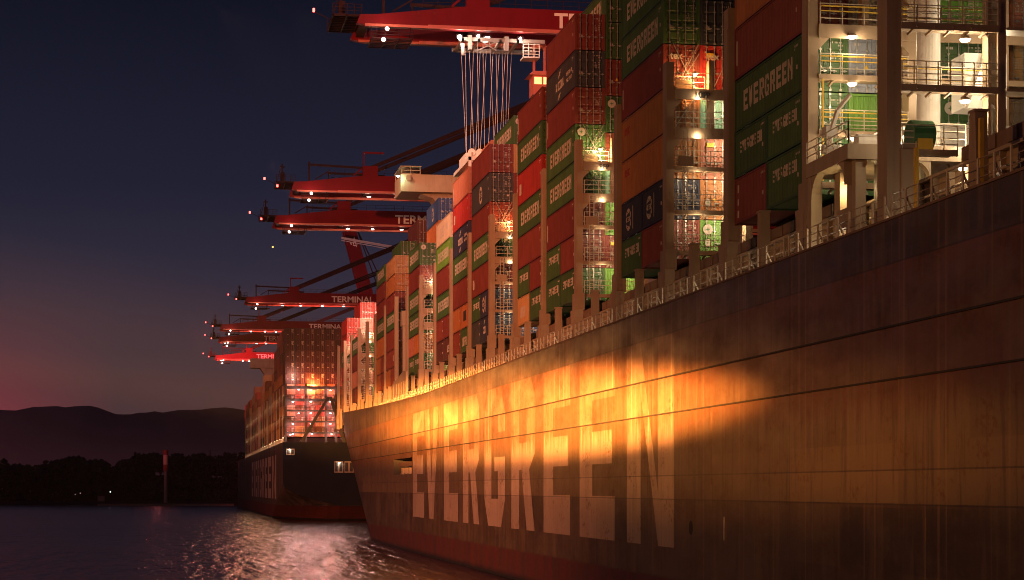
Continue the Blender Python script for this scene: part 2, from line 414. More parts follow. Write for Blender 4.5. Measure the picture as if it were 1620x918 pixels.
def ring(cx, cz, r0, r1, n=20, a0=0, a1=2 * math.pi):
    out = []
    for i in range(n):
        t, u = a0 + (a1 - a0) * i / n, a0 + (a1 - a0) * (i + 1) / n
        out.append([(cx + r0 * math.cos(t), cz + r0 * math.sin(t)), (cx + r1 * math.cos(t), cz + r1 * math.sin(t)), (cx + r1 * math.cos(u), cz + r1 * math.sin(u)), (cx + r0 * math.cos(u), cz + r0 * math.sin(u))])
    return out
rect = lambda a, b, c, d: [(a, b), (c, b), (c, d), (a, d)]
DECAL = {
    'ev40': on_side(word('EVERGREEN', 8.96, 1.16, 1.6, .95), 12.19, 'lettering', M['mark']),
    'ev20': on_side(word('EVERGREEN', 4.15, .62, .98, 1.32), 6.06, 'lettering', M['mark']),
    'globe': on_side(ring(2.0, 1.3, .62, .78, 22) + word('CSC', 1.25, .34, 1.4, 1.16) + ring(2.0, 1.62, .15, .3, 8, .3, 2.8) + ring(2.0, .98, .15, .3, 8, 3.5, 6.0) + [rect(3.3, .5, 3.42, 2.1)], 6.06, 'emblem', M['mark']),
    'globe40': on_side(ring(6.2, 1.45, .70, .92, 22) + word('CSC', 1.5, .4, 5.45, 1.25) + ring(6.2, 1.85, .15, .35, 8, .3, 2.8) + ring(6.2, 1.02, .15, .35, 8, 3.5, 6.0), 12.19, 'emblem', M['mark']),
    'swoosh': on_side(word('XCON', 3.6, .72, 4.0, 1.05) + [[(5.1, 2.0), (5.5, 2.05), (6.3, 2.62), (5.6, 2.5)], [(5.0, .25), (5.6, .35), (6.2, .82), (5.3, .62)]] + word('XSAUNA', 2.3, .3, 8.6, 1.55) + word('SCENE', 2.1, .26, 8.7, 1.05), 12.19, 'emblem', M['mark']),
    'swoosh20': on_side(word('XCI', 1.8, .72, 1.9, .95) + [[(2.2, 1.9), (2.5, 1.95), (2.95, 2.35), (2.5, 2.3)]], 6.06, 'emblem', M['mark']),
    'small': on_side(word('OSC', 1.5, .5, .9, 1.75), 12.19, 'lettering', M['markred']),
    'band': on_side([rect(.5, .35, .75, .75), rect(.5, 1.05, .75, 1.4), rect(.5, 1.75, .75, 2.2)], 6.06, 'marking', M['mark']),
    'panel': on_side([rect(.8, .9, 1.8, 1.9)], 12.19, 'marking', M['mark']),
    'logo': on_side(word('US', 3.6, 1.25, 3.2, .8) + [rect(8.2, 1.3, 10.0, 2.0)], 12.19, 'lettering', M['mark']),
    'logo20': on_side(word('US', 1.9, .8, 3.2, .9), 6.06, 'lettering', M['mark']),
    'word20': on_side(word('UNAPI', 3.4, .95, 1.2, .7), 6.06, 'lettering', M['mark']),
    'block20': on_side([rect(2.0, .8, 4.0, 1.9)], 6.06, 'marking', M['dark']),
    'line': on_side([rect(.35, .8, .5, 2.2)], 12.19, 'marking', M['mark']),
}
rid = random.Random(77)
def idrows(L, t0):
    out = []
    for r_, n in ((0, 9), (1, 4)):
        for i in range(n):
            if rid.random() < .15: continue
            out.append(rect(t0 + i * .085, 2.16 - r_ * .17, t0 + i * .085 + rid.choice((.035, .06, .06)), 2.27 - r_ * .17))
    out.append(rect(t0 + .25, 1.0, t0 + .5, 1.22)); return out
DECAL['id40'] = on_side(idrows(12.19, 10.9), 12.19, 'marking', M['mark']); DECAL['id20'] = on_side(idrows(6.06, 4.9), 6.06, 'marking', M['mark'])
TEXM = font_mesh('tex', .62, M['mark'], .015)
def disc_mesh():
    mb = MB(); mb.cyl((0, 0, 0), (0, -.012, 0), .33, n=20); mb.cur = 1
    for k in range(4):
        a = k * math.pi / 2; mb.face([(.05 * math.cos(a + .8), -.016, .05 * math.sin(a + .8)), (.18 * math.cos(a), -.016, .18 * math.sin(a)), (.05 * math.cos(a - .8), -.016, .05 * math.sin(a - .8))][::-1])
    mb.face([(-.05, -.0165, -.05), (.05, -.0165, -.05), (.05, -.0165, .05), (-.05, -.0165, .05)])
    return mb.mesh('emblem', [M['mark'], M['gtank']])
DISC = disc_mesh()
mb = MB(); mb.face([(-.12, 0, 0), (.12, 0, 0), (0, 0, .22)]); TRI = mb.mesh('warning_sticker', M['yellow'])
mb = MB(); mb.box(-.25, .25, -.004, .004, 0, .28); YLAB = mb.mesh('yellow_plate', M['yellow'])
CC = {'G': (.052, .125, .036), 'LG': (.13, .32, .045), 'R': (.21, .043, .030), 'R2': (.42, .035, .028), 'DR': (.10, .03, .028), 'O': (.44, .17, .055), 'T': (.47, .27, .12),
      'N': (.03, .036, .075), 'S': (.05, .055, .06), 'BL': (.04, .10, .30), 'W': (.60, .47, .34), 'P': (.50, .20, .13), 'DK': (.060, .012, .013), 'TG': (.20, .42, .30), 'BW': (.32, .34, .42)}
CN = {'G': 'dark green', 'LG': 'bright green', 'R': 'rust red', 'R2': 'bright red', 'DR': 'maroon', 'O': 'orange', 'T': 'tan', 'N': 'navy', 'S': 'charcoal', 'BL': 'blue', 'W': 'cream', 'P': 'salmon', 'DK': 'dark maroon', 'TG': 'pale green', 'BW': 'grey blue'}
DN = {'ev40': 'with white lettering', 'ev20': 'with white lettering', 'globe': 'with round white emblem', 'globe40': 'with round white emblem', 'swoosh': 'with white emblem', 'swoosh20': 'with white emblem', 'small': 'with small red lettering', 'logo': 'with white lettering', 'logo20': 'with white lettering', 'word20': 'with white lettering'}
ORD = ['lowest', 'second', 'third', 'fourth', 'fifth', 'sixth', 'seventh', 'eighth', 'ninth', 'tenth', 'eleventh', 'twelfth', 'thirteenth']
NUM = ['first', 'second', 'third', 'fourth', 'fifth', 'sixth', 'seventh', 'eighth', 'ninth', 'tenth', 'eleventh', 'twelfth', 'thirteenth']
rc = random.Random(5)
def jit(c): 
    k = rc.uniform(.85, 1.15); return tuple(min(1, v * k * rc.uniform(.95, 1.05)) for v in c)
ncont = 0
def container(kind, H, X, ya, z, col, label, group, mark=None, doors=True, extra=()):
    """X outer (port) face, ya aft end, z underside"""
    global ncont
    ncont += 1
    L = LEN[kind]; c = jit(CC[col])
    root = thing('shipping_container', label, 'shipping container', (X + 1.22 + rc.uniform(-.012, .012), ya + L / 2 + rc.uniform(-.02, .02), z), group, True)
    link('body', BODY[kind, H], root, color=c)
    ye = -L / 2 + .02
    if 'blind' in extra:
        link('end_wall', MARKS['blind', H], root, (0, (12.19 - L) / 2, 0), c)
    elif doors:
        for s in (-1, 1):
            d = link('door', DOORS[H, s], root, (0, ye, 0), c)
            for x in (.26, .80):
                link('locking_bar', RODS[H], d, (s * x if s > 0 else -x - .0, -.05, 0))
        link('marking', MARKS[H, rc.randrange(4)], root, (0, ye - .004, 0))
    if X < XS + 1 and rc.random() < .8: link('lettering', DECAL['id' + kind], root, (0, 0, H - 2.59))
    if mark: link(DECAL[mark].name.split('.')[0], DECAL[mark], root)
    for e in extra:
        if e == 'disc': link('emblem', DISC, root, (-.72, ye - .09, H - .62))
        if e == 'disc2': link('emblem', DISC, root, (-.72, ye - .09, H - 1.5)).scale = (.55, 1, .8)
        if e == 'tex':
            o = link('lettering', TEXM, root, (-.78, ye - .085, H - .95)); o.rotation_euler = (R(90), 0, 0)
        if e == 'tri': link('warning_sticker', TRI, root, (-.3, ye - .085, 1.2))
        if e == 'yel': link('warning_sticker', YLAB, root, (-.55, ye - .085, H - .8))
    return root
YA0 = 96.1; PITCH = 14.35; XS = 31.4; ROWP = 2.47; ZB = EYE + 14.9
c40 = lambda col, mark=None, H=2.9, ex=(): ('40', H, col, mark, ex)
def t20(fwd, aft, H=2.59): return ('20', H, fwd, aft)
STACKS = [  # bay slot, outermost row from the bottom up
    (0, [t20(('R', 'band'), ('G', 'ev20')), t20(('G', 'ev20'), ('G', 'ev20')), c40('G', 'ev40'), c40('R', 'line'), c40('O'), c40('G', 'ev40')]),
    (2, [t20(('G', 'ev20'), ('R', None)), t20(('N', 'globe'), ('N', 'globe')), c40('O', 'small'), c40('O', 'small'), c40('R', 'line', ex=('tex',)), c40('G', 'ev40'), c40('G', 'ev40')]),
    (4, [t20(('G', 'ev20'), ('G', 'ev20')), t20(('G', 'ev20'), ('R', None)), c40('R', 'line'), c40('G', 'ev40', 2.9), c40('G', 'ev40', ex=('disc',)), c40('R', 'line'), c40('S', 'swoosh'), c40('R')]),
    (5, [t20(('T', 'word20'), ('G', 'ev20')), t20(('G', 'ev20'), ('R', None)), c40('R'), c40('G', 'ev40'), c40('R2', 'panel'), c40('G', 'ev40'), c40('R', 'line')]),
    (7, [t20(('S', None), ('N', 'swoosh20')), t20(('G', 'ev20'), ('N', 'globe')), c40('R', 'panel'), c40('G', 'ev40'), c40('R'), c40('S', 'globe40'), c40('R')]),
    (8, [t20(('R', None), ('G', 'word20')), t20(('O', None), ('O', 'block20')), c40('R'), c40('G', 'ev40'), c40('N', 'swoosh'), c40('R2', 'panel'), c40('P', 'line')]),
    (9, [t20(('DR', None), ('DR', 'logo20')), t20(('R', None), ('R', None)), c40('G', 'ev40'), c40('R'), c40('LG', 'ev40'), c40('W', 'logo')]),
    (11, [t20(('G', 'ev20'), ('G', 'ev20')), t20(('P', None), ('O', None)), c40('G', 'ev40'), c40('G', 'ev40'), c40('R'), c40('G', 'ev40', ex=('disc',))]),
    (13, [t20(('O', None), ('R', None)), t20(('R', None), ('R', 'logo20')), c40('R'), c40('G', 'ev40', 2.59), c40('R', None, 2.59), c40('O', None, 2.59, ('blk',)), c40('T', None, 2.59)]),
    (14, [t20(('O', None), ('R', None)), t20(('O', None), ('R', None)), c40('O'), c40('G', 'ev40'), c40('R', None, 2.59), c40('R', None, 2.59), c40('G', 'ev40', 2.59)]),
    (17, [t20(('DR', None), ('R', None)), c40('P'), c40('R'), c40('G', 'ev40')]),
    (19, [t20(('O', 'logo20'), ('R', None)), t20(('O', None), ('P', None)), c40('R2'), c40('G', 'ev40', ex=('disc',)), c40('R2', None, 2.9), c40('R2', None, 2.9)]),
]
def slot_y(k): return YA0 + PITCH * k
STD = 2.59; GAP = .03
for si, (k, tiers) in enumerate(STACKS):
    z = ZB; near = NUM[si]; X = XS if k < 19 else XS + .5
    for ti, t in enumerate(tiers):
        place = f"{ORD[ti]} tier of the {near} outer stack from right"
        grp = 'containers in the outer stacks of the near ship'
        if t[0] == '20':
            _, H, fw, af = t
            for half, (col, mk), yy in (('far', fw, slot_y(k) + 6.13), ('near', af, slot_y(k))):
                lab = f"{CN[col]} half-length container, {half} half, {ORD[ti]} tier, {near} outer stack from right"
                container('20', H, X, yy, z, col, lab, grp, mk, doors=(half == 'near'))
        else:
            _, H, col, mk, ex = t
            d = DN.get(mk, ''); lab = f"{CN[col]} container {d}, {place}".replace(' ,', ',')
            if len(lab.split()) > 16: lab = f"{CN[col]} container, {place}"
            container('40', H, X, slot_y(k), z, col, lab, grp, mk, True, ex)
        z += H + GAP
# rows further inboard whose door ends show in the gaps
INNER = [  # slot, row, [(colour, height, extra), ...] from the bottom, mark of the top one
    (0, 2, [('G', STD, ('disc2',)), ('LG', STD, ('blind',)), ('BW', 2.9, ('tri',)), ('W', 2.9, ()), ('T', 2.9, ())], None),
    (0, 3, [('T', STD, ()), ('W', STD, ()), ('T', 2.9, ('disc2',)), ('T', 2.9, ()), ('W', 2.9, ())], None),
    (0, 4, [('G', STD, ()), ('G', STD, ('disc',)), ('G', 2.9, ()), ('LG', 2.9, ()), ('R', 2.9, ())], None),
    (0, 5, [('R', STD, ()), ('W', STD, ()), ('T', 2.9, ()), ('P', 2.9, ()), ('R', 2.9, ())], None),
    (2, 2, [('LG', STD, ('disc', 'disc2')), ('O', STD, ('disc2', 'tri')), ('P', 2.9, ('yel',)), ('TG', 2.9, ()), ('R2', 2.9, ('tex', 'yel')), ('S', 2.9, ()), ('S', 2.9, ())], None),
    (4, 2, [('LG', STD, ('blind',)), ('R', STD, ('yel',)), ('LG', STD, ()), ('TG', 2.9, ()), ('R', STD, ()), ('G', 2.9, ('disc',)), ('R', 2.9, ('tri',)), ('G', 2.9, ()), ('G', 2.9, ())], 'ev40'),
    (5, 2, [('G', STD, ()), ('R', STD, ()), ('R', 2.9, ()), ('G', 2.9, ()), ('R2', 2.9, ('disc2',)), ('G', 2.9, ('disc',)), ('DR', 2.9, ())], None),
    (7, 2, [('BL', STD, ()), ('S', STD, ()), ('R', 2.9, ()), ('LG', 2.9, ()), ('R2', 2.9, ()), ('R', 2.9, ()), ('T', 2.9, ()), ('G', 2.9, ('disc',))], 'ev40'),
    (8, 2, [('R', STD, ()), ('R', STD, ()), ('R', 2.9, ()), ('G', 2.9, ()), ('R', 2.9, ()), ('N', 2.9, ()), ('R', 2.9, ()), ('P', 2.9, ())], None),
    (9, 2, [('R', STD, ()), ('R', STD, ()), ('G', 2.9, ()), ('R', 2.9, ()), ('G', 2.9, ()), ('R', 2.9, ())], None),
    (11, 2, [('LG', STD, ()), ('R', STD, ()), ('LG', 2.9, ()), ('G', 2.9, ('disc',)), ('R2', 2.9, ()), ('G', 2.9, ('disc',)), ('O', 2.9, ()), ('BL', 2.9, ())], 'globe40'),
    (11, 3, [('G', STD, ()), ('R', STD, ()), ('G', 2.9, ()), ('R', 2.9, ()), ('R2', 2.9, ()), ('R', 2.9, ()), ('O', 2.9, ()), ('BL', 2.9, ())], None),
    (13, 2, [('R', STD, ()), ('R', STD, ()), ('R', 2.9, ()), ('O', STD, ()), ('R', STD, ()), ('O', STD, ()), ('T', STD, ())], None),
    (14, 2, [('R', STD, ()), ('R', STD, ()), ('R', 2.9, ()), ('G', 2.9, ()), ('R', 2.9, ()), ('R', 2.9, ()), ('R', STD, ()), ('G', 2.9, ())], None),
    (14, 3, [('R', STD, ()), ('R', STD, ()), ('R', 2.9, ()), ('G', 2.9, ()), ('R', 2.9, ()), ('R', 2.9, ()), ('R', 2.9, ()), ('DR', 2.9, ()), ('DR', 2.9, ())], None),
    (17, 2, [('G', STD, ()), ('R', STD, ()), ('G', 2.9, ()), ('G', 2.9, ())], None),
    (17, 3, [('R', STD, ()), ('O', STD, ()), ('R', 2.9, ()), ('G', 2.9, ())], None),
    (19, 2, [('R', STD, ()), ('R2', STD, ()), ('R2', 2.9, ()), ('R', 2.9, ()), ('R2', 2.9, ()), ('W', 2.9, ()), ('R2', 2.9, ())], None),
    (19, 3, [('R', STD, ()), ('R2', STD, ()), ('R2', 2.9, ()), ('R', 2.9, ()), ('R2', 2.9, ()), ('R2', 2.9, ()), ('R2', 2.9, ())], None),
]
sidx = {k: i for i, (k, _) in enumerate(STACKS)}
TOPN = {(0, 2): 0, (0, 3): 0, (0, 4): 0, (0, 5): 0}
for k, row, tiers, topmark in INNER:
    z = ZB
    for ti, (col, H, ex) in enumerate(tiers):
        top = ti == len(tiers) - 1
        # rows buried behind their neighbours show only their topmost boxes
        hidden = (k in (8, 9, 13, 14, 5) and ti < len(tiers) - (3 if k != 5 else 9)) or (k == 11 and row == 3 and ti < 6)
        if not hidden:
            lab = f"{CN[col]} container, {ORD[ti]} tier, row {NUM[row-1]} from outboard, {NUM[sidx[k]]} stack from right"
            container('40', H, XS + ROWP * (row - 1) + (.5 if k == 19 else 0), slot_y(k), z, col, lab, 'containers in the inner rows of the near ship', topmark if top else None, True, ex)
        z += H + GAP
# ------------------------------------------------------------------ near ship
SHIP = thing('container_ship', 'huge dark container ship in front, its weathered side lit orange and painted with giant letters', 'container ship', (60, 180, 0), 'container ships moored at the terminal')
XP = 30.0
def sm(t): return max(0.0, min(1.0, t))
def inset(Y, z):
    z = max(0, z); y0 = 295 + 55 * min(z, 20) / 20
    return 30 * sm((Y - y0) / 100) ** 2
def ztop(Y): return 19.6 + 2.3 * sm((Y - 235) / 130) ** 1.3
HOLE = (250.6, 272.0, 10.0, 12.1)
def build_hull():
    ys = [-20, 0, 20, 40, 60, 80, 100, 120, 140, 160, 180, 200, 220, 235, 250.6, 261, 272, 280, 290] + list(range(295, 452, 5))
    zs = [-2, 0, 2.6, 5, 7.5, 10, 12.1, 15.05, 17.7, None]
    mb = MB(); g = {}
    for i, y in enumerate(ys):
        for j, z in enumerate(zs):
            zz = ztop(y) if z is None else z; ins = min(30, inset(y, zz if z is not None else 20))
            for s in (0, 1):
                g[i, j, s] = len(mb.v); mb.v.append((30 + ins if s == 0 else 90 - ins, y, zz))
    for i in range(len(ys) - 1):
        for j in range(len(zs) - 1):
            hole = HOLE[0] <= ys[i] < HOLE[1] and zs[j] == 10
            a, b, c, d = (i, j), (i + 1, j), (i + 1, j + 1), (i, j + 1)
            if not hole: mb.f.append((g[(*a, 0)], g[(*d, 0)], g[(*c, 0)], g[(*b, 0)])); mb.mi.append(0)
            mb.f.append((g[(*a, 1)], g[(*b, 1)], g[(*c, 1)], g[(*d, 1)])); mb.mi.append(0)
    n = len(zs) - 1
    for j in range(n): mb.f.append((g[0, j, 0], g[0, j, 1], g[0, j + 1, 1], g[0, j + 1, 0])); mb.mi.append(0)
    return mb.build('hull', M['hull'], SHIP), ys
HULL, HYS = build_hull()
for p in HULL.data.polygons: p.use_smooth = True
mb = MB()
for a, b in zip(HYS, HYS[1:]):
    ia, ib = inset(a, 20), inset(b, 20)
    mb.face([(30.02 + ia, a, 19.5), (89.98 - ia, a, 19.5), (89.98 - ib, b, 19.5), (30.02 + ib, b, 19.5)])
mb.build('deck', M['deck'], SHIP)
# rubbing strips and gunwale, following the shell
for zs, t in ((15.05, .09), (12.8, .08)):
    mb = MB()
    for a, b in zip(HYS, HYS[1:]):
        if a > 380: break
        xa, xb = 30 + inset(a, zs) - .03, 30 + inset(b, zs) - .03
        mb.bar((xa, a, zs), (xb, b, zs), .10, t)
    mb.build('rubbing_strip', M['dark'], HULL)
mb = MB()
for a, b in zip(HYS, HYS[1:]):
    if a > 390: break
    mb.bar((30 + inset(a, 20) + .02, a, ztop(a) + .03), (30 + inset(b, 20) + .02, b, ztop(b) + .03), .16, .1)
mb.build('gunwale', M['brown'], HULL)
# recess with mooring gear
y0, y1, z0, z1 = HOLE
mb = MB(); x0, x1 = 30.0, 33.5
for q in ([(x0, y0, z0), (x0, y1, z0), (x1, y1, z0), (x1, y0, z0)], [(x0, y0, z1), (x1, y0, z1), (x1, y1, z1), (x0, y1, z1)], [(x1, y0, z0), (x1, y1, z0), (x1, y1, z1), (x1, y0, z1)],
          [(x0, y1, z0), (x0, y1, z1), (x1, y1, z1), (x1, y1, z0)], [(x0, y0, z0), (x1, y0, z0), (x1, y0, z1), (x0, y0, z1)]): mb.face(q)
mb.build('mooring_recess', M['dark'], HULL)
mb = MB(); mb.box(30.05, 30.3, 250.7, 266.5, 11.05, 11.6)
mb.build('beam', M['brown'], HULL)
for k in range(4):
    mb = MB(); yb = 252 + k * 3.9; mb.cyl((30.6, yb, 10), (30.6, yb, 10.85), .32, n=10); mb.cyl((30.6, yb + 1.2, 10), (30.6, yb + 1.2, 10.85), .32, n=10); mb.box(30.2, 31.0, yb - .4, yb + 1.6, 10.0, 10.15)
    mb.build('bollard', M['cream'], HULL)
# big name letters on the side
def u2y(u):
    d = F * (XP / ct) / (u - U0); return (d - XP * st) / ct
LET = [('E', 653.4, 671), ('V', 671.8, 694), ('E', 702.5, 724.5), ('R', 732.5, 758), ('G', 766.5, 799), ('R', 809, 845.7), ('E', 860, 902), ('E', 917, 972.4), ('N', 992, 1066)]
LZ0, LZ1 = 4.55, 17.62
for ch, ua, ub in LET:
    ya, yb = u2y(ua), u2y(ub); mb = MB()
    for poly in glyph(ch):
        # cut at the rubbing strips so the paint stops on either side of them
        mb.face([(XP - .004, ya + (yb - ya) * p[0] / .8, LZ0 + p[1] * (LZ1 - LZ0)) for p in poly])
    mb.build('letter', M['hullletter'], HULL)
# freeing port, draught ladder marks, small plates
mb = MB(); yv = u2y(1093); zc = EYE + (HY - 835) / ((1093 - U0) / (XP / ct))
mb.cyl((29.985, yv, zc), (30.0, yv, zc), .42, n=16); o = mb.build('overboard_port', M['dark'], HULL)
mb = MB(); yv = u2y(1146); mb.box(29.96, 30, yv - .08, yv + .08, EYE - 2.9, EYE - 1.6); mb.build('marking', M['mark'], HULL)
for u, h0, h1 in ((1125, .2, 4.3), (1422, 1.5, 5.2), (1465, -2.2, -1.2)):
    mb = MB(); yv = u2y(u); mb.box(29.985, 30, yv - .06, yv + .06, EYE + h0, EYE + h1); mb.build('weld_strip', M['brown'], HULL)
# hatch coaming and covers
mb = MB()
mb.box(33.4, 33.7, 20, 268, 19.5, 21.9); mb.box(33.4, 33.7, 281, 381, 19.5, 21.9); mb.box(33.05, 33.75, 20, 268, 21.9, 22.05); mb.box(33.05, 33.75, 281, 381, 21.9, 22.05)
y = 22.0
while y < 380:
    if not 266 < y < 283: mb.prism([(33.4, 19.5), (33.1, 21.9), (33.4, 21.9)], 'y', y, y + .06)
    y += 1.79
mb.build('hatch_coaming', M['pillar'], SHIP)
mb = MB(); mb.box(33.0, 33.06, 20, 381, 20.35, 20.5); mb.cyl((32.9, 20, 20.75), (32.9, 381, 20.75), .07, n=6); mb.cyl((32.86, 20, 21.1), (32.86, 381, 21.1), .05, n=6)
mb.build('pipe_run', M['cream'], SHIP)
for k in range(-4, 20):
    if k == 12 or k == -1: continue
    ya = slot_y(k); mb = MB(); mb.box(33.2, 88, ya - .3, ya + 12.5, 22.08, 22.75)
    for q in range(6): mb.box(33.12, 33.3, ya + .4 + q * 2.1, ya + 1.3 + q * 2.1, 22.12, 22.7)
    mb.build('hatch_cover', M['brown'], SHIP)
# pedestals carrying the outermost row
def pedestal(Y, z1=ZB - .12):
    mb = MB(); mb.prism([(Y - .46, 19.5), (Y + .46, 19.5), (Y + .28, z1), (Y - .28, z1)], 'x', 31.0, 31.5)
    mb.box(30.95, 31.55, Y - .34, Y + .34, z1, z1 + .1)
    return mb.build('pedestal', M['pillar'], SHIP)
for k in range(-2, 20):
    if k not in (12,): pedestal(slot_y(k) + 6.1)
# lashing bridges
LEVELS = (15.2, 17.8, 20.6, 23.1, 25.6)
def pillar(mb, Y, top=27.4, wide=.5):
    mb.box(31.2, 31.72, Y - wide, Y + wide, ZB + .3, EYE + top)
    mb.box(31.12, 31.8, Y - .8, Y + .8, ZB - .9, ZB + .42)
    mb.prism([(Y - 1.05, 19.5), (Y + 1.05, 19.5), (Y + 1.05, 20.3), (Y + .8, 20.6), (Y + .8, ZB - 1.6), (Y + 1.0, ZB - .9), (Y - 1.0, ZB - .9), (Y - .8, ZB - 1.6), (Y - .8, 20.6), (Y - 1.05, 20.3)][::-1], 'x', 31.0, 31.65)
    mb.box(30.98, 31.0, Y - .45, Y + .45, 20.6, ZB - 1.2)
    mb.box(31.17, 31.2, Y - wide + .12, Y - wide + .3, ZB + .6, EYE + top - 1.2)
def bridge(k, full, label=None, Y=None, xmax=47.0):
    Y = slot_y(k) - 1.08 if Y is None else Y
    mb = MB(); pillar(mb, Y)
    if not full:
        b = mb.build('lashing_bridge', M['pillar'], SHIP); return b
    for h in LEVELS:
        z = EYE + h; deep = .62 if h > 22 else .22
        mb.box(31.72, xmax, Y - .62, Y + .55, z - .12, z)
        mb.box(31.72, xmax, Y - .66, Y - .56, z - deep, z + .06)
        if h < 22:
            for q in range(6): mb.bar((32.6 + q * 1.25, Y - .5, z - .14), (32.6 + q * 1.25, Y + .5, z - .3), .1)
    for x in (34.05,): mb.box(x, x + .36, Y - .4, Y + .2, EYE + 23.0, EYE + 27.6)
    for x in (36.5, 41.4, 46.3): mb.box(x, x + .45, Y - .45, Y + .45, 22.1, EYE + 27.6)
    # gussets where beams meet pillars
    for h in (23.1, 25.6):
        z = EYE + h - .62
        mb.prism([(31.72, z), (32.3, z), (31.72, z - .6)], 'y', Y - .5, Y - .38)
        mb.prism([(36.5, z), (36.5, z - .6), (35.9, z)], 'y', Y - .5, Y - .38)
    b = mb.build('lashing_bridge', M['pillar'], SHIP)
    mb = MB()
    for h in LEVELS[:4]: mb.rail((31.8, Y - .6, EYE + h), (36.4, Y - .6, EYE + h), 1.1, 4, .05)
    for h in LEVELS[4:]: mb.rail((31.8, Y - .6, EYE + h), (34.0, Y - .6, EYE + h), 1.1, 2, .05); mb.rail((31.8, Y + .5, EYE + h), (34.0, Y + .5, EYE + h), 1.1, 2, .05)
    mb.build('guard_rail', M['rail'], b)
    mb = MB(); mb.box(31.95, 33.0, Y - .1, Y + .3, EYE + 25.6, EYE + 26.35); mb.build('equipment_box', M['cream'], b)
    if k == 0: return b
    mb = MB(); mb.box(31.9, 32.9, Y - .8, Y - .66, EYE + 20.65, EYE + 21.3); mb.build('equipment_box', M['cream'], b)
    mb = MB(); mb.bar((32.2, Y - .75, EYE + 15.2), (32.2, Y - .75, EYE + 23), .05); mb.bar((32.55, Y - .75, EYE + 15.2), (32.55, Y - .75, EYE + 23), .05)
    zz = EYE + 15.4
    while zz < EYE + 23: mb.bar((32.2, Y - .75, zz), (32.55, Y - .75, zz), .04); zz += .33
    mb.build('ladder', M['rail'], b)
    mb = MB()
    za = EYE + 25.7; yy = Y + .72
    for a, c in (((32.0, 0), (33.7, 3.2)), ((33.6, 0), (32.0, 3.2)), ((32.1, 0), (33.75, 2.6)), ((34.5, 0), (36.0, 3.0))):
        mb.cyl((a[0], yy, za + a[1]), (c[0], yy + .2, za + c[1]), .032, n=5)
    for a, c in (((32.0, -2.4), (33.6, .0)), ((33.6, -2.4), (32.2, 0))): mb.cyl((a[0], yy, za + a[1]), (c[0], yy + .2, za + c[1]), .03, n=5)
    mb.build('lashing_rod', M['galv'], b)
    if label:
        o = link('sign_text', font_mesh(label, .52, M['dark'], .012), b, (33.0, Y - .68, EYE + 25.6 - .5)); o.rotation_euler = (R(90), 0, 0)
    return b
BRIDGES = {0: True, 2: '10FP', 4: '9FP', 7: '7AF', 11: True, 14: None, 17: True, 19: True}
for k in range(0, 21):
    if k == 14 or k not in BRIDGES: bridge(k, False)
    else: bridge(k, True, BRIDGES[k] if isinstance(BRIDGES[k], str) else None)
# lamps: a housing, a lens and the light it throws
def lamp(parent, loc, power, color=(1.0, .72, .42), lens='lampw', r=.26, down=True, light=True, dy=-.0, name='lamp'):
    x, y, z = loc; mb = MB()
    mb.cyl((x, y, z + .18), (x, y, z + .02), r * .5, r, n=10); mb.cur = 1
    mb.cyl((x, y, z + .02), (x, y, z - .07), r * .92, r * .7, n=10)
    o = mb.build(name, [M['cream'], M[lens]], parent)
    if light: point((x, y + dy, z - .3), power, color, .2)
    return o
LW = (1.0, .76, .47); LO = (1.0, .45, .15); LY = (1.0, .70, .30)
for k, top in ((2, 'o'), (4, 'y'), (7, 'r'), (11, 'w'), (17, 'w'), (19, 'w')):
    Y = slot_y(k) - 1.08
    boost = 2.3 if k < 5 else (1.6 if k < 10 else 2.2)
    for h in (17.8, 20.6, 23.1, 25.6):
        lamp(SHIP, (35.5, Y - .45, EYE + h - .42), 95 * boost, LW, dy=-.0, r=.22)
        point((33.2, Y - .7, EYE + h - .5), 42 * boost, LW)
    cl = {'o': LO, 'y': LY, 'r': (1.0, .36, .12), 'w': LW}[top]
    lamp(SHIP, (33.2, Y - .1, EYE + 26.75), 520, cl, 'lampo' if top in 'or' else 'lampw', .16)
for k in range(-1, 18):
    if k == 12: continue
    for dy in ((1.2, 8.4) if k < 6 else (8.4,)):
        Y = slot_y(k) + dy
        lamp(SHIP, (31.3, Y, 20.1), 46, LW, r=.10 if k > 5 else .15, light=True)
# guard rail at the deck edge, one length per bay
def edge_rail(ya, yb):
    mb = MB(); n = max(2, round((yb - ya) / 1.55)); x = 30.12
    for i in range(n + 1):
        y = ya + (yb - ya) * i / n + rc.uniform(-.12, .12)
        mb.box(x - .03, x + .03, y - .06, y + .06, 19.55, 20.72)
        if i % 2 == 0: mb.bar((x + .02, y, 20.35), (x + .42, y - .02, 19.5), .07)
    mb.cur = 1
    for h in (.42, .78, 1.14): mb.bar((x, ya, 19.55 + h), (x, yb, 19.55 + h), .032)
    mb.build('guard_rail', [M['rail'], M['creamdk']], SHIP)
for k in range(-4, 15): edge_rail(slot_y(k) - 1.0, slot_y(k) + 12.6)
# ---- store platform, masts and walkways aft of the first stack
YB = 83.8
mb = MB()
mb.box(30.55, 36.4, 86.8, 92.9, EYE + 15.15, EYE + 15.85)
for x, y, w in ((30.6, 92.2, .55), (31.0, 87.0, .5), (32.05, 86.85, .55)): mb.box(x, x + w, y, y + w, 19.5, EYE + 15.15)
mb.box(31.5, 32.05, 90.6, 91.4, 19.5, EYE + 15.15)
def arch(mb, xa, xb, y0, y1, ztop_, r):  # rounded corners under a beam
    for x, s in ((xa, 1), (xb, -1)):
        pts = [(x, ztop_)] + [(x + s * r * (1 - math.cos(t * math.pi / 12)), ztop_ - r + r * math.sin(t * math.pi / 12)) for t in range(7)]
        mb.prism(pts, 'y', y0, y1)
arch(mb, 31.5, 32.06, 86.84, 87.3, EYE + 15.15, .28); arch(mb, 32.6, 34.6, 86.84, 87.3, EYE + 15.15, .9)
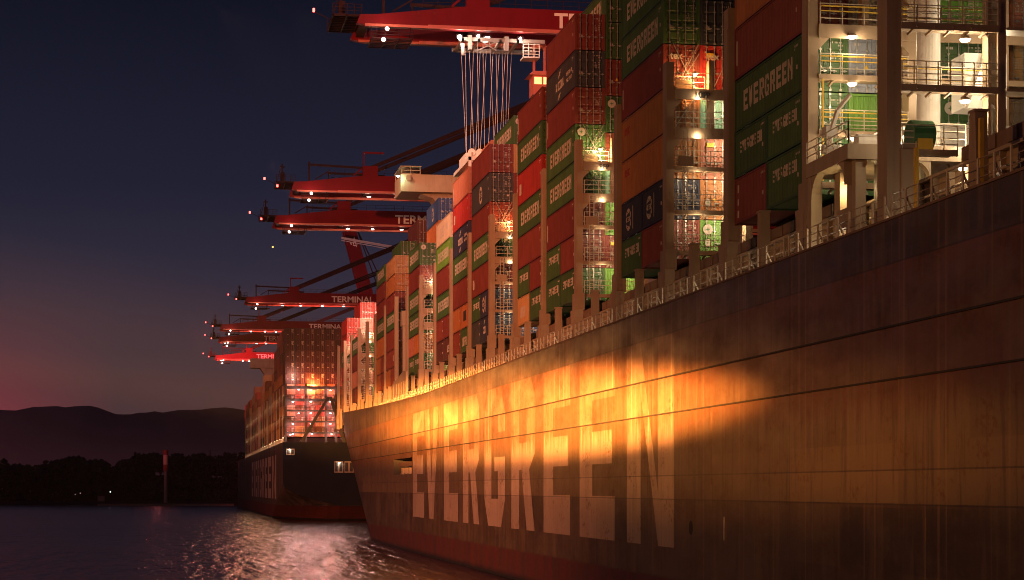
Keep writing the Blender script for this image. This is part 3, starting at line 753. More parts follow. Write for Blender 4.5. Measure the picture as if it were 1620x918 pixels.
for yv, s in ((87.5, 1), (92.2, -1)):
    pts = [(yv, EYE + 15.15)] + [(yv + s * 1.1 * (1 - math.cos(t * math.pi / 12)), EYE + 15.15 - 1.1 + 1.1 * math.sin(t * math.pi / 12)) for t in range(7)]
    mb.prism(pts, 'x', 30.62, 31.0)
PLAT = mb.build('store_platform', M['cream'], SHIP)
mb = MB(); mb.rail((30.6, 86.85, EYE + 15.85), (30.6, 92.9, EYE + 15.85), 1.05, 4); mb.rail((30.6, 86.85, EYE + 15.85), (36.3, 86.85, EYE + 15.85), 1.05, 4)
for y in (87.4, 89.6, 91.8): mb.bar((30.62, y, EYE + 16.6), (31.0, y, EYE + 15.85), .08)
mb.build('guard_rail', M['rail'], PLAT)
mb = MB(); mb.cyl((31.3, 91.6, EYE + 15.85), (31.3, 91.6, EYE + 17.3), .2, n=10); mb.box(31.05, 31.6, 91.3, 91.9, EYE + 17.0, EYE + 17.5)
mb.bar((31.3, 91.5, EYE + 17.1), (31.5, 90.9, EYE + 18.2), .17); mb.bar((31.5, 90.9, EYE + 18.2), (31.95, 90.4, EYE + 18.85), .15); mb.cyl((30.95, 91.6, EYE + 16.4), (31.75, 91.6, EYE + 16.4), .24, n=8)
mb.build('davit', M['white'], PLAT)
mb = MB(); mb.cyl((31.75, 89.0, EYE + 16.35), (33.0, 89.0, EYE + 16.35), .36, n=14); mb.cyl((31.68, 89, EYE + 16.35), (31.75, 89, EYE + 16.35), .27, .36, n=14)
for x in (32.0, 32.4, 32.75): mb.cyl((x, 89, EYE + 16.35), (x + .05, 89, EYE + 16.35), .375, n=14)
mb.box(32.0, 32.1, 88.8, 89.2, EYE + 15.85, EYE + 16.1); mb.box(32.7, 32.8, 88.8, 89.2, EYE + 15.85, EYE + 16.1)
mb.build('liferaft_canister', M['white'], PLAT)
mb = MB(); mb.box(33.2, 33.65, 88.5, 89.0, EYE + 15.85, EYE + 16.7); mb.build('equipment_box', M['lifeboat'], PLAT)
lamp(PLAT, (31.75, 90.0, EYE + 14.55), 120, LY, r=.3)
mb = MB(); mb.cyl((31.75, 90, EYE + 14.7), (31.75, 90, EYE + 15.15), .03, n=5); mb.build('lamp_stem', M['cream'], PLAT)
mb = MB(); mb.box(31.0, 32.1, 88.2, 89.6, 20.4, 21.3); mb.box(31.1, 31.3, 88.4, 88.6, 19.5, 20.4); mb.box(31.8, 32.0, 89.2, 89.4, 19.5, 20.4); mb.build('winch', M['creamdk'], SHIP)
mb = MB(); mb.bar((31.4, 87.6, 19.6), (32.6, 86.2, EYE + 14.0), .07); mb.bar((31.7, 87.4, 19.6), (32.9, 86.0, EYE + 14.0), .07)
for q in range(9): 
    t = (q + .5) / 9; mb.bar((31.4 + 1.2 * t, 87.6 - 1.4 * t, 19.6 + 2.6 * t), (31.7 + 1.2 * t, 87.4 - 1.4 * t, 19.6 + 2.6 * t), .05)
mb.build('ladder', M['railyel'], SHIP)
# bridge at YB with wide pillar, walkways and inner column
mb = MB()
mb.box(31.1, 31.75, YB - .62, YB + .62, 20.4, EYE + 27.5); mb.prism([(YB - .95, 19.5), (YB + .95, 19.5), (YB + .62, 20.6), (YB - .62, 20.6)][::-1], 'x', 30.95, 31.9)
mb.prism([(31.75, EYE + 14.4), (32.6, EYE + 14.95), (32.6, EYE + 15.25), (31.75, EYE + 15.25)], 'y', YB - .55, YB + .55)
mb.box(31.72, 32.35, YB - .75, YB - .2, 19.5, EYE + 14.2)
mb.prism([(31.72, EYE + 14.2), (32.35, EYE + 14.2), (32.7, EYE + 15.0), (31.72, EYE + 15.0)], 'y', YB - .75, YB - .2)
for x in (36.35, 41.3): mb.box(x, x + .38, YB - .5, YB + .4, 22.1, EYE + 27.5)
mb.box(35.95, 36.1, YB - .35, YB + .3, 22.1, EYE + 27.5)
for h in (17.85, 20.6, 23.2):
    mb.box(31.75, 36.35, YB - .62, YB + .5, EYE + h - .12, EYE + h); mb.box(31.75, 36.35, YB - .66, YB - .58, EYE + h - .26, EYE + h + .05)
    mb.box(36.7, 44, YB - .62, YB + .5, EYE + h - .12, EYE + h)
    for q in range(5): mb.bar((32.5 + q * .85, YB - .66, EYE + h - .1), (32.2 + q * .85, YB - .2, EYE + h - .42), .1)
mb.box(31.75, 34.4, YB - .62, YB + .5, EYE + 14.88, EYE + 15.0); mb.box(31.75, 34.4, YB - .66, YB - .58, EYE + 14.75, EYE + 15.03)
for h in (17.0, 19.7): mb.prism([(36.35, EYE + h), (36.35, EYE + h + .75), (35.7, EYE + h + .75)], 'y', YB - .3, YB - .15)
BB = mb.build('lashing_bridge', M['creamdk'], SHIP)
mb = MB()
for h in (17.85, 20.6): mb.rail((31.8, YB - .6, EYE + h), (36.3, YB - .6, EYE + h), 1.1, 8, .045, 3); mb.rail((31.8, YB + .45, EYE + h), (36.3, YB + .45, EYE + h), 1.1, 4, .045)
mb.rail((31.8, YB - .6, EYE + 15), (34.4, YB - .6, EYE + 15), 1.1, 4, .045, 3)
mb.build('guard_rail', M['rail'], BB)
for h in (17.85, 20.6):
    mb = MB(); mb.rail((31.8, YB + .5, EYE + h), (36.3, YB + .5, EYE + h), 1.0, 4, .05, 1); mb.build('guard_rail', M['railyel'], BB)
mb = MB()
for h in LEVELS[1:4]: mb.bar((31.8, 95.0 - .68, EYE + h + .95), (36.3, 95.0 - .68, EYE + h + .95), .06); mb.bar((31.8, 95.0 - .68, EYE + h + .7), (36.3, 95.0 - .68, EYE + h + .7), .05)
mb.bar((31.9, 94.3, EYE + 15.3), (31.9, 94.3, EYE + 20.4), .08)
mb.build('guard_rail', M['railyel'], SHIP)
mb = MB(); mb.cyl((32.35, YB - .05, EYE + 15.72), (33.35, YB - .05, EYE + 15.72), .68, n=18); mb.cyl((33.35, YB - .05, EYE + 15.72), (33.42, YB - .05, EYE + 15.72), .68, .55, n=18)
mb.build('winch_drum', M['gtank'], BB)
mb = MB(); mb.box(32.5, 33.2, YB - .72, YB - .66, EYE + 15.02, EYE + 15.5); mb.build('warning_plate', M['railyel'], BB)
mb = MB(); mb.cyl((35.05, 88.3, 19.6), (35.05, 88.3, EYE + 30), .56, n=24); mb.build('vent_mast', M['white'], SHIP)
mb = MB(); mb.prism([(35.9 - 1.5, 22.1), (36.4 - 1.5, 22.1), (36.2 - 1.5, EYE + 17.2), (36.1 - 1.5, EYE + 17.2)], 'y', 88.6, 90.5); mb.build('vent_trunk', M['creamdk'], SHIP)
mb = MB(); mb.box(34.3, 41, 91.5, 93.6, 22.1, EYE + 17.6); mb.box(36.0, 41, 91.3, 93.7, EYE + 17.6, EYE + 17.75); mb.build('engine_casing', M['white'], SHIP)
mb = MB(); mb.box(34.6, 35.2, 91.44, 91.5, 22.4, 24.3); mb.build('door', M['cream'], SHIP)
mb = MB()
for s in (0, .5): mb.bar((36.0 + s, 86.6, 22.1), (35.1 + s, 89.6, EYE + 17.6), .1)
for q in range(10):
    t = (q + .5) / 10; mb.box(36.0 - .9 * t, 36.5 - .9 * t, 86.6 + 3 * t - .12, 86.6 + 3 * t + .12, 22.1 + 3.7 * t, 22.14 + 3.7 * t)
mb.build('stairway', M['cream'], SHIP)
mb = MB(); mb.prism([(36.9, EYE + 17.9), (37.4, EYE + 17.9), (38.4, EYE + 21), (37.9, EYE + 21)], 'y', 88.0, 88.4); mb.box(36.9, 39, 88.4, 90, EYE + 18, EYE + 20.6); mb.build('vent_trunk', M['white'], SHIP)
for x, y, z, p in ((34.9, YB - .25, EYE + 20.6 - .55, 330), (34.9, YB - .25, EYE + 17.85 - .55, 330), (33.35, 94.1, EYE + 17.4, 230), (33.35, 94.1, EYE + 20.15, 210), (33.35, 94.1, EYE + 22.5, 190), (33.35, 86.6, EYE + 16.2, 60)):
    lamp(SHIP, (x, y, z), p, LW, r=.27)
point((34.7, 90.7, EYE + 16.9), 160, (1.0, .78, .5), .2); lamp(SHIP, (34.7, 91.2, EYE + 16.7), 0, lens='lampc', r=.2, light=False)
point((36.5, 86.0, EYE + 16.0), 200, LW); point((38.0, 86.5, EYE + 19.5), 260, LW); point((38.0, 86.5, EYE + 22), 240, LW); point((37.5, 92.5, EYE + 20), 260, LW); point((40.5, 92.5, EYE + 22), 160, LW)
lamp(SHIP, (32.9, 79.0, 21.7), 70, LW, r=.22)
mb = MB()
for y in (72.6, 79.4): mb.box(30.9, 31.05, y - .1, y + .1, 19.6, 22.6)
mb.build('marker_post', M['railyel'], SHIP)
# ---- navigation deckhouse with its bridge wing
mb = MB(); mb.box(39.5, 81, 270.0, 279.2, 19.6, EYE + 42.5); mb.box(38.5, 82, 269.5, 279.7, EYE + 40.5, EYE + 40.7)
mb.box(30.9, 89, 270.6, 278.6, EYE + 40.9, EYE + 43.3); mb.box(30.95, 33.6, 270.65, 278.55, EYE + 43.3, EYE + 43.4)
mb.prism([(33.9, EYE + 40.9), (38.9, EYE + 40.9), (38.7, EYE + 36.0), (37.8, EYE + 36.0), (36.6, EYE + 39.0), (35.6, EYE + 40.3)][::-1], 'y', 272.5, 276.5)
mb.box(37.8, 39.5, 272, 277, 19.6, EYE + 36.3)
DH = mb.build('deckhouse', M['cream'], SHIP)
mb = MB()
for a in (30.95, 33.5): 
    for yv in (270.7, 278.4): mb.box(a, a + .12, yv, yv + .12, EYE + 43.3, EYE + 44.3)
mb.box(30.8, 33.7, 270.5, 278.7, EYE + 44.3, EYE + 44.42); mb.box(31.05, 33.5, 270.72, 270.76, EYE + 43.8, EYE + 43.88); mb.box(32.2, 32.3, 270.7, 270.8, EYE + 43.3, EYE + 44.3)
mb.build('wing_shelter', M['cream'], DH)
mb = MB(); mb.cyl((31.9, 270.6, EYE + 42.7), (31.9, 270.3, EYE + 42.7), .4, n=14); mb.build('searchlight', M['creamdk'], DH)
mb = MB(); mb.box(41, 79, 269.96, 270.0, EYE + 38.5, EYE + 40); mb.build('window', M['glass'], DH)
lamp(DH, (30.4, 270.2, EYE + 42.9), 300, (.6, 1.0, .6), 'lampg', .3)
mb = MB(); mb.box(30.9, 32.4, 269.4, 271.4, EYE + 22.3, EYE + 24.3); mb.box(31.0, 31.4, 269.5, 270.0, 19.6, EYE + 22.3); mb.build('boat_deck', M['cream'], SHIP)
mb = MB(); mb.prism([(258.5, 19.55), (276.5, 19.75), (276.5, EYE + 14.3), (262, EYE + 15.6), (258.5, EYE + 15.4)][::-1], 'x', 30.15, 30.45)
for q in range(9): mb.box(30.1, 30.16, 259.3 + q * 2, 259.45 + q * 2, 19.8, EYE + 14.2)
mb.build('bulwark_panel', M['cream'], SHIP)
lb = thing('lifeboat', 'orange red enclosed lifeboat hung between two container stacks beside the deckhouse', 'lifeboat', (33.4, 268.3, EYE + 18.2))
mb = MB(); L = 8.6
prof = [(0, .1), (.05, .7), (.15, 1.15), (.4, 1.45), (.7, 1.4), (.9, 1.0), (1, .15)]
for (a, ra), (b, rb) in zip(prof, prof[1:]): mb.cyl((33.4, 264.2 + a * L, EYE + 19.6), (33.4, 264.2 + b * L, EYE + 19.6), ra, rb, n=14)
mb.build('hull', M['lifeboat'], lb)
mb = MB(); mb.box(32.7, 34.1, 266, 271, EYE + 21.0, EYE + 21.7); mb.build('canopy', M['lifeboat'], lb)
# ------------------------------------------------------------------ far ship
S2 = thing('container_ship', 'second container ship moored ahead, its dark flat stern turned to the viewer', 'container ship', (57, 650, 0), 'container ships moored at the terminal')
X2 = 26.6; Y2 = 489.6; BEAM = 60.0
def hull2():
    mb = MB(); n = 14; ys = list(range(560, 900, 20)); top = EYE + 11.3
    def zb(x):  # lower edge of the transom
        t = sm(x / 14.0); return 9.4 - 5.6 * t ** .5 if x > 0 else 9.4
    xs = [0, .4, 1, 2, 3.5, 5.5, 8, 11, 14, 20, 30]
    xs = xs + [BEAM - x for x in xs[-2::-1]]
    # transom
    for a, b in zip(xs, xs[1:]):
        za, zb_ = zb(min(a, BEAM - a)), zb(min(b, BEAM - b))
        mb.face([(X2 + a, Y2, za), (X2 + b, Y2, zb_), (X2 + b, Y2, top), (X2 + a, Y2, top)])
    # counter: from the transom's lower edge to a rounded waterline
    def wl(x):
        t = sm(min(x, BEAM - x) / 14.0); return Y2 + 4 + 52 * (1 - t) ** 2.2
    m = 8
    for a, b in zip(xs, xs[1:]):
        for q in range(m):
            def pt(x, t):
                e = min(x, BEAM - x); z = zb(e) * (1 - t) + 0 * t
                return (X2 + x, Y2 + (wl(x) - Y2) * t ** .9, z)
            mb.cur = 0 
            mb.face([pt(a, q / m), pt(a, (q + 1) / m), pt(b, (q + 1) / m), pt(b, q / m)][::-1])
        e = min(a, BEAM - a); f = min(b, BEAM - b)
        mb.face([(X2 + a, wl(a), 0), (X2 + a, wl(a), -2), (X2 + b, wl(b), -2), (X2 + b, wl(b), 0)][::-1])
    # sides
    yw = wl(0)
    def side(x, flip):
        prevy = None
        q = [(x, Y2, 9.4), (x, Y2, top), (x, yw, top), (x, yw, 0)]
        mid = [(x, Y2 + (yw - Y2) * (t / 8) ** .9, 9.4 * (1 - t / 8)) for t in range(7, 0, -1)]
        pts = q + mid
        mb.face(pts if flip else pts[::-1])
        ys_ = [yw, 600, 640, 680, 720, 760, 800, 840]
        for a, b in zip(ys_, ys_[1:]):
            p = [(x, a, -2), (x, a, top), (x, b, top), (x, b, -2)]
            mb.face(p if flip else p[::-1])
    side(X2, True); side(X2 + BEAM, False)
    mb.face([(X2, 840, -2), (X2, 840, top), (X2 + 30, 890, top + 3), (X2 + 30, 880, -2)]); mb.face([(X2 + BEAM, 840, -2), (X2 + 30, 880, -2), (X2 + 30, 890, top + 3), (X2 + BEAM, 840, top)])
    mb.face([(X2, Y2, top - .05), (X2 + BEAM, Y2, top - .05), (X2 + BEAM, 840, top - .05), (X2 + 30, 889, top - .05), (X2, 840, top - .05)])
    return mb.build('hull', M['hull2'], S2)
def hull2_material():
    m, nt, b = new_mat('far_ship_hull_paint')
    geo = N(nt, 'ShaderNodeNewGeometry'); pos = geo.outputs['Position']; sx = N(nt, 'ShaderNodeSeparateXYZ'); nt.links.new(pos, sx.inputs[0])
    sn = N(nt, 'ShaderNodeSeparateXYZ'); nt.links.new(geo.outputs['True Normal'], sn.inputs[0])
    st_ = noise(nt, mapping(nt, pos, (.3, .35, .015)), 1.0, 5, .7); big = noise(nt, mapping(nt, pos, (.1, .1, .1)), 1.0, 4)
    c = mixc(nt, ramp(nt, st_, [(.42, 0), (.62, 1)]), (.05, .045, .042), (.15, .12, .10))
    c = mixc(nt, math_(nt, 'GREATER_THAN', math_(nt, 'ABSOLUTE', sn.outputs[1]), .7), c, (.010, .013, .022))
    c = mixc(nt, math_(nt, 'MULTIPLY', ramp(nt, big, [(.4, 0), (.7, 1)]), .3), c, (.05, .045, .045))
    z = math_(nt, 'ADD', sx.outputs[2], math_(nt, 'MULTIPLY', big, .4))
    c = mixc(nt, math_(nt, 'LESS_THAN', z, 3.9), c, mixc(nt, ramp(nt, st_, [(.4, 0), (.7, 1)]), (.12, .03, .02), (.08, .03, .022)))
    c = mixc(nt, math_(nt, 'LESS_THAN', sx.outputs[2], .5), c, (.02, .02, .016))
    nt.links.new(c, b.inputs['Base Color']); b.inputs['Roughness'].default_value = .6; b.inputs['Specular IOR Level'].default_value = .12
    return m
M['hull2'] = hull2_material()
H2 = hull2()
def u2y2(u):
    d = F * (X2 / ct) / (u - U0); return (d - X2 * st) / ct
for ch, ua, ub in zip('EVERGREEN', (398.5, 401.3, 404.4, 407.6, 411, 415, 419.4, 424, 430.5), (400.6, 403.6, 406.6, 410, 414, 418.2, 422.6, 429, 437)):
    mb = MB(); ya, yb = u2y2(ua), u2y2(ub)
    for poly in glyph(ch): mb.face([(X2 - .01, ya + (yb - ya) * p[0] / .8, 5.3 + p[1] * 11.6) for p in poly])
    mb.build('letter', M['hullletter2'] if 'hullletter2' in M else M['mark'], H2)
def w2(u, y, yoff=-.05):  # a point on the far ship's transom plane
    d = (Y2 + yoff) * ct + 35 * st; s = F / d; X = (u - U0) / s * ct; d = (Y2 + yoff) * ct + X * st; s = F / d
    return (u - U0) / s * ct, EYE + (HY - y) / s
def t_open(u0, u1, y0, y1):
    xa, za = w2(u0, y1); xb, zb_ = w2(u1, y0); mb = MB()
    fr = .35
    mb.box(xa, xb, Y2 - .12, Y2 - .02, za, zb_); mb.cur = 1
    k = max(2, round((xb - xa) / 1.1))
    for i in range(k): 
        a = xa + (xb - xa) * i / k + .15; mb.box(a, a + (xb - xa) / k * .62, Y2 - .15, Y2 - .12, za + .3, zb_ - .3)
    return mb.build('mooring_opening', [M['cream'], M['dark']], S2)
t_open(453, 466, 710, 720); t_open(529, 543, 730, 748); t_open(545, 560, 730, 748)
for u, y in ((457.5, 711), (537, 732), (459, 688)):
    x, z = w2(u, y); lamp(S2, (x, Y2 - .5, z), 30, (1, .85, .7), 'lampc', .3)
# stern containers
ZB2 = EYE + 11.3 + 1.5
def plain_mesh(H, L=12.19):
    mb = MB(); w = 1.2; y = -L / 2
    mb.box(-w, w, -L / 2 + .1, L / 2, 0, H)
    for xa, xb in ((-1.22, -1.08), (1.08, 1.22), (-.04, .04)): mb.box(xa, xb, y, y + .11, 0, H)
    for za, zb_ in ((0, .14), (H - .14, H)): mb.box(-1.08, 1.08, y + .004, y + .11, za, zb_)
    for q in range(28):  # ribs of the port side
        yy = -L / 2 + .35 + q * .42; mb.box(-1.225, -1.2, yy, yy + .2, .16, H - .12)
    mb.box(-1.23, -1.2, -L / 2, L / 2, 0, .15); mb.box(-1.23, -1.2, -L / 2, L / 2, H - .11, H)
    mb.cur = 1
    for x in (-.82, -.28, .28, .82): mb.box(x - .03, x + .03, y + .01, y + .1, .1, H - .1)
    mb.cur = 2
    for z, a, b in ((H - .5, .3, .95), (H - .75, .35, .8), (H - 1.0, .3, .7), (1.2, -.75, -.45), (H - 1.3, .4, .9)): mb.box(a, b, y + .05, y + .09, z, z + .13)
    me = mb.mesh('container_plain', [M['paint'], M['brown'], M['mark']]); return me
PLAIN = {H: plain_mesh(H) for H in (2.59, 2.9)}
def plain(X, ya, z, H, col, label, group):
    o = link('shipping_container', PLAIN[H], None, (X + 1.22, ya + 6.1, z), jit(CC[col])); tag(o, label, 'shipping container', group)
    return o
r2 = random.Random(21)
G2A = 'containers facing aft on the far ship'; G2B = 'containers along the side of the far ship'
YS2 = Y2 + 4.6
for c in range(9):
    z = ZB2
    for t in range(10):
        H = 2.59 if t < 4 else 2.9 if t % 2 else 2.59
        col = r2.choice(['R', 'R', 'R2', 'DR', 'R', 'P' if t < 5 else 'DR', 'O' if t < 5 else 'R']) if not (c == 5 and t == 2) else 'BW'
        if t > 4: col = r2.choice(['DK', 'DK', 'DR', 'DK'])
        plain(X2 + .8 + c * 2.5, YS2, z, H, col, f"{CN[col]} container end on the far ship's stern, {ORD[t]} tier, {NUM[c]} column from left", G2A)
        z += H + GAP
nside = 0; stuff = MB()
heights = [0, 10, 10, 9, 7, 6, 0, 7, 8, 7, 0, 6, 7, 8, 7, 0, 7, 7, 6, 7]
for bnum in range(1, 20):
    z = ZB2; ya = YS2 + bnum * PITCH
    for t in range(heights[bnum]):
        H = 2.59 if t % 3 else 2.9
        col = r2.choice(['R', 'R', 'O', 'R2', 'P', 'R', 'O', 'G', 'T'] if bnum > 3 else ['R', 'R', 'DR', 'O', 'R'])
        if bnum == 5: col = ['R', 'O', 'R', 'BW', 'BW', 'T'][t] if t < 6 else 'R'
        if bnum <= 4: plain(X2 + .8, ya, z, H, col, f"{CN[col]} container on the far ship's side, {ORD[t]} tier, {NUM[bnum-1]} stack ahead of the stern", G2B)
        else:
            k = {'R': 0, 'O': 1, 'R2': 2, 'P': 3, 'G': 4, 'T': 5, 'BW': 6}[col]; stuff.cur = k
            stuff.box(X2 + .8, X2 + 3.2, ya, ya + 12.19, z, z + H)
            stuff.cur = k
            for q in range(14): stuff.box(X2 + .77, X2 + .8, ya + .3 + q * .84, ya + .7 + q * .84, z + .15, z + H - .12)
        z += H + GAP
sm_ = [worn('far_paint_' + CN[c].replace(' ', '_'), CC[c], .55, 0, .5, .6) for c in ('R', 'O', 'R2', 'P', 'G', 'T', 'BW')]
so = stuff.build('stacked_containers', sm_, None); tag(so, 'rows of small orange and red containers along the far ship further forward', 'containers', None, 'stuff')
# a few taller inner containers behind the step down to the lower stacks
for (bnum, row, t, col) in ((4, 1, 9, 'DR'), (4, 1, 8, 'DR'), (5, 1, 8, 'T'), (5, 1, 7, 'BW'), (5, 1, 6, 'W')):
    plain(X2 + .8 + 2.5 * row, YS2 + bnum * PITCH, ZB2 + t * 2.75, 2.59, col, f"{CN[col]} container high in an inner row of the far ship, {ORD[t]} tier", 'containers in the inner rows of the far ship')
# lashing bridge across the stern with walkways, lamps and the two raking struts
mb = MB(); yb = Y2 + 2.6
for c in range(10):
    if c % 2 == 0 or c in (5,): mb.box(X2 + .5 + c * 2.5, X2 + 1.05 + c * 2.5, yb - .5, yb + .5, EYE + 11.2, EYE + 26 + (14 if c in (1,) else 0))
for h in (13.9, 16.7, 19.4, 22.2, 25.3):
    mb.box(X2 + .5, X2 + 26, yb - .6, yb + .6, EYE + h - (.7 if h > 22 else .4), EYE + h)
for c in (1, 6): mb.box(X2 + .55 + c * 2.5, X2 + .85 + c * 2.5, YS2 - .5, YS2 - .2, EYE + 25, EYE + 37)
B2 = mb.build('lashing_bridge', M['dark'], S2)
mb = MB()
for h in (13.9, 16.7, 19.4, 22.2, 25.3): mb.rail((X2 + .5, yb - .6, EYE + h), (X2 + 25, yb - .6, EYE + h), 1.0, 16, .07, 1)
mb.build('guard_rail', M['cranedark'], B2)
xa, za = w2(521, 628); xb, zb_ = w2(477, 700); xc, zc = w2(545, 690)
mb = MB(); mb.bar((xa - .1, yb - 1.0, za), (xb, yb - 1.0, zb_), .75); mb.build('strut', M['dark'], S2)
mb = MB(); mb.bar((xa + .4, yb - 1.0, za), (xc + .5, yb - 1.0, zc - 3), .75); mb.build('strut', M['dark'], S2)
PK = (1.0, .50, .44)
for (u, y) in ((463, 601), (472, 617), (491, 618), (522, 618), (463, 636), (491, 636), (522, 636), (472, 654), (491, 654), (522, 654), (463, 671), (491, 671), (522, 671), (463, 687), (493, 687), (524, 687)):
    x, z = w2(u, y, 3.0); lamp(S2, (x, yb - .9, z), 720, PK, 'lampp', .24)
x, z = w2(497, 612, 3.0); point((x, yb + .6, z), 13000, (1.0, .28, .06), .3)
mb = MB(); mb.box(x - .5, x + .5, yb - .2, yb + .2, z - .9, z - .4); mb.cur = 1; mb.box(x - .4, x + .4, yb - .15, yb + .3, z - .4, z - .3); mb.build('flood_lamp', [M['dark'], M['lampo']], S2)
x, z = w2(464, 592, 3.0); point((x, yb - .3, z), 900, (1, .5, .35), .2)
x, z = w2(535, 612, 3.0); point((x, yb + .3, z), 4500, (1.0, .14, .06), .2)
for u, y, p in ((480, 590, 350), (530, 590, 450)):
    x, z = w2(u, y, 2.0); point((x, yb - 3.2, z), p, (1.0, .16, .12), .3)  # unseen red fill added before the upper stern containers
# lit pillars between the side stacks
for bnum in range(1, 20):
    Y = YS2 + bnum * PITCH - 1.1; mb = MB(); mb.box(X2 + .7, X2 + 1.2, Y - .6, Y + .6, EYE + 11.3, EYE + 26); mb.box(X2 + .62, X2 + 1.2, Y - .9, Y + .9, EYE + 11.3, ZB2)
    mb.build('lashing_bridge', M['cream'], S2)
    for z in (ZB2 - 1.0, ZB2 + 5, ZB2 + 10.5): point((X2 - .3, Y - 1.1, z), 40, (1.0, .55, .25), .2)
mb = MB()
for bnum in range(0, 18):
    ya = YS2 + bnum * PITCH; mb.rail((X2 + .2, ya, EYE + 11.3), (X2 + .2, ya + 13.5, EYE + 11.3), 1.1, 8, .09)
mb.build('guard_rail', M['rail'], S2)
for bnum in range(0, 9):
    lamp(S2, (X2 + .5, YS2 + bnum * PITCH + 5, EYE + 12.6), 110, (1.0, .75, .5), 'lampw', .11, light=bnum % 2 == 0)
# wing of its deckhouse
yw_ = 690.0
mb = MB(); mb.box(X2 - .3, X2 + 60, yw_, yw_ + 8, EYE + 41.7, EYE + 45); mb.prism([(X2 + 3, EYE + 41.7), (X2 + 9, EYE + 41.7), (X2 + 8.7, EYE + 35), (X2 + 7.5, EYE + 35)][::-1], 'y', yw_ + 1, yw_ + 6); mb.box(X2 + 8, X2 + 52, yw_ - .5, yw_ + 8.5, EYE + 11, EYE + 41.7)
mb.build('deckhouse', M['cream'], S2)
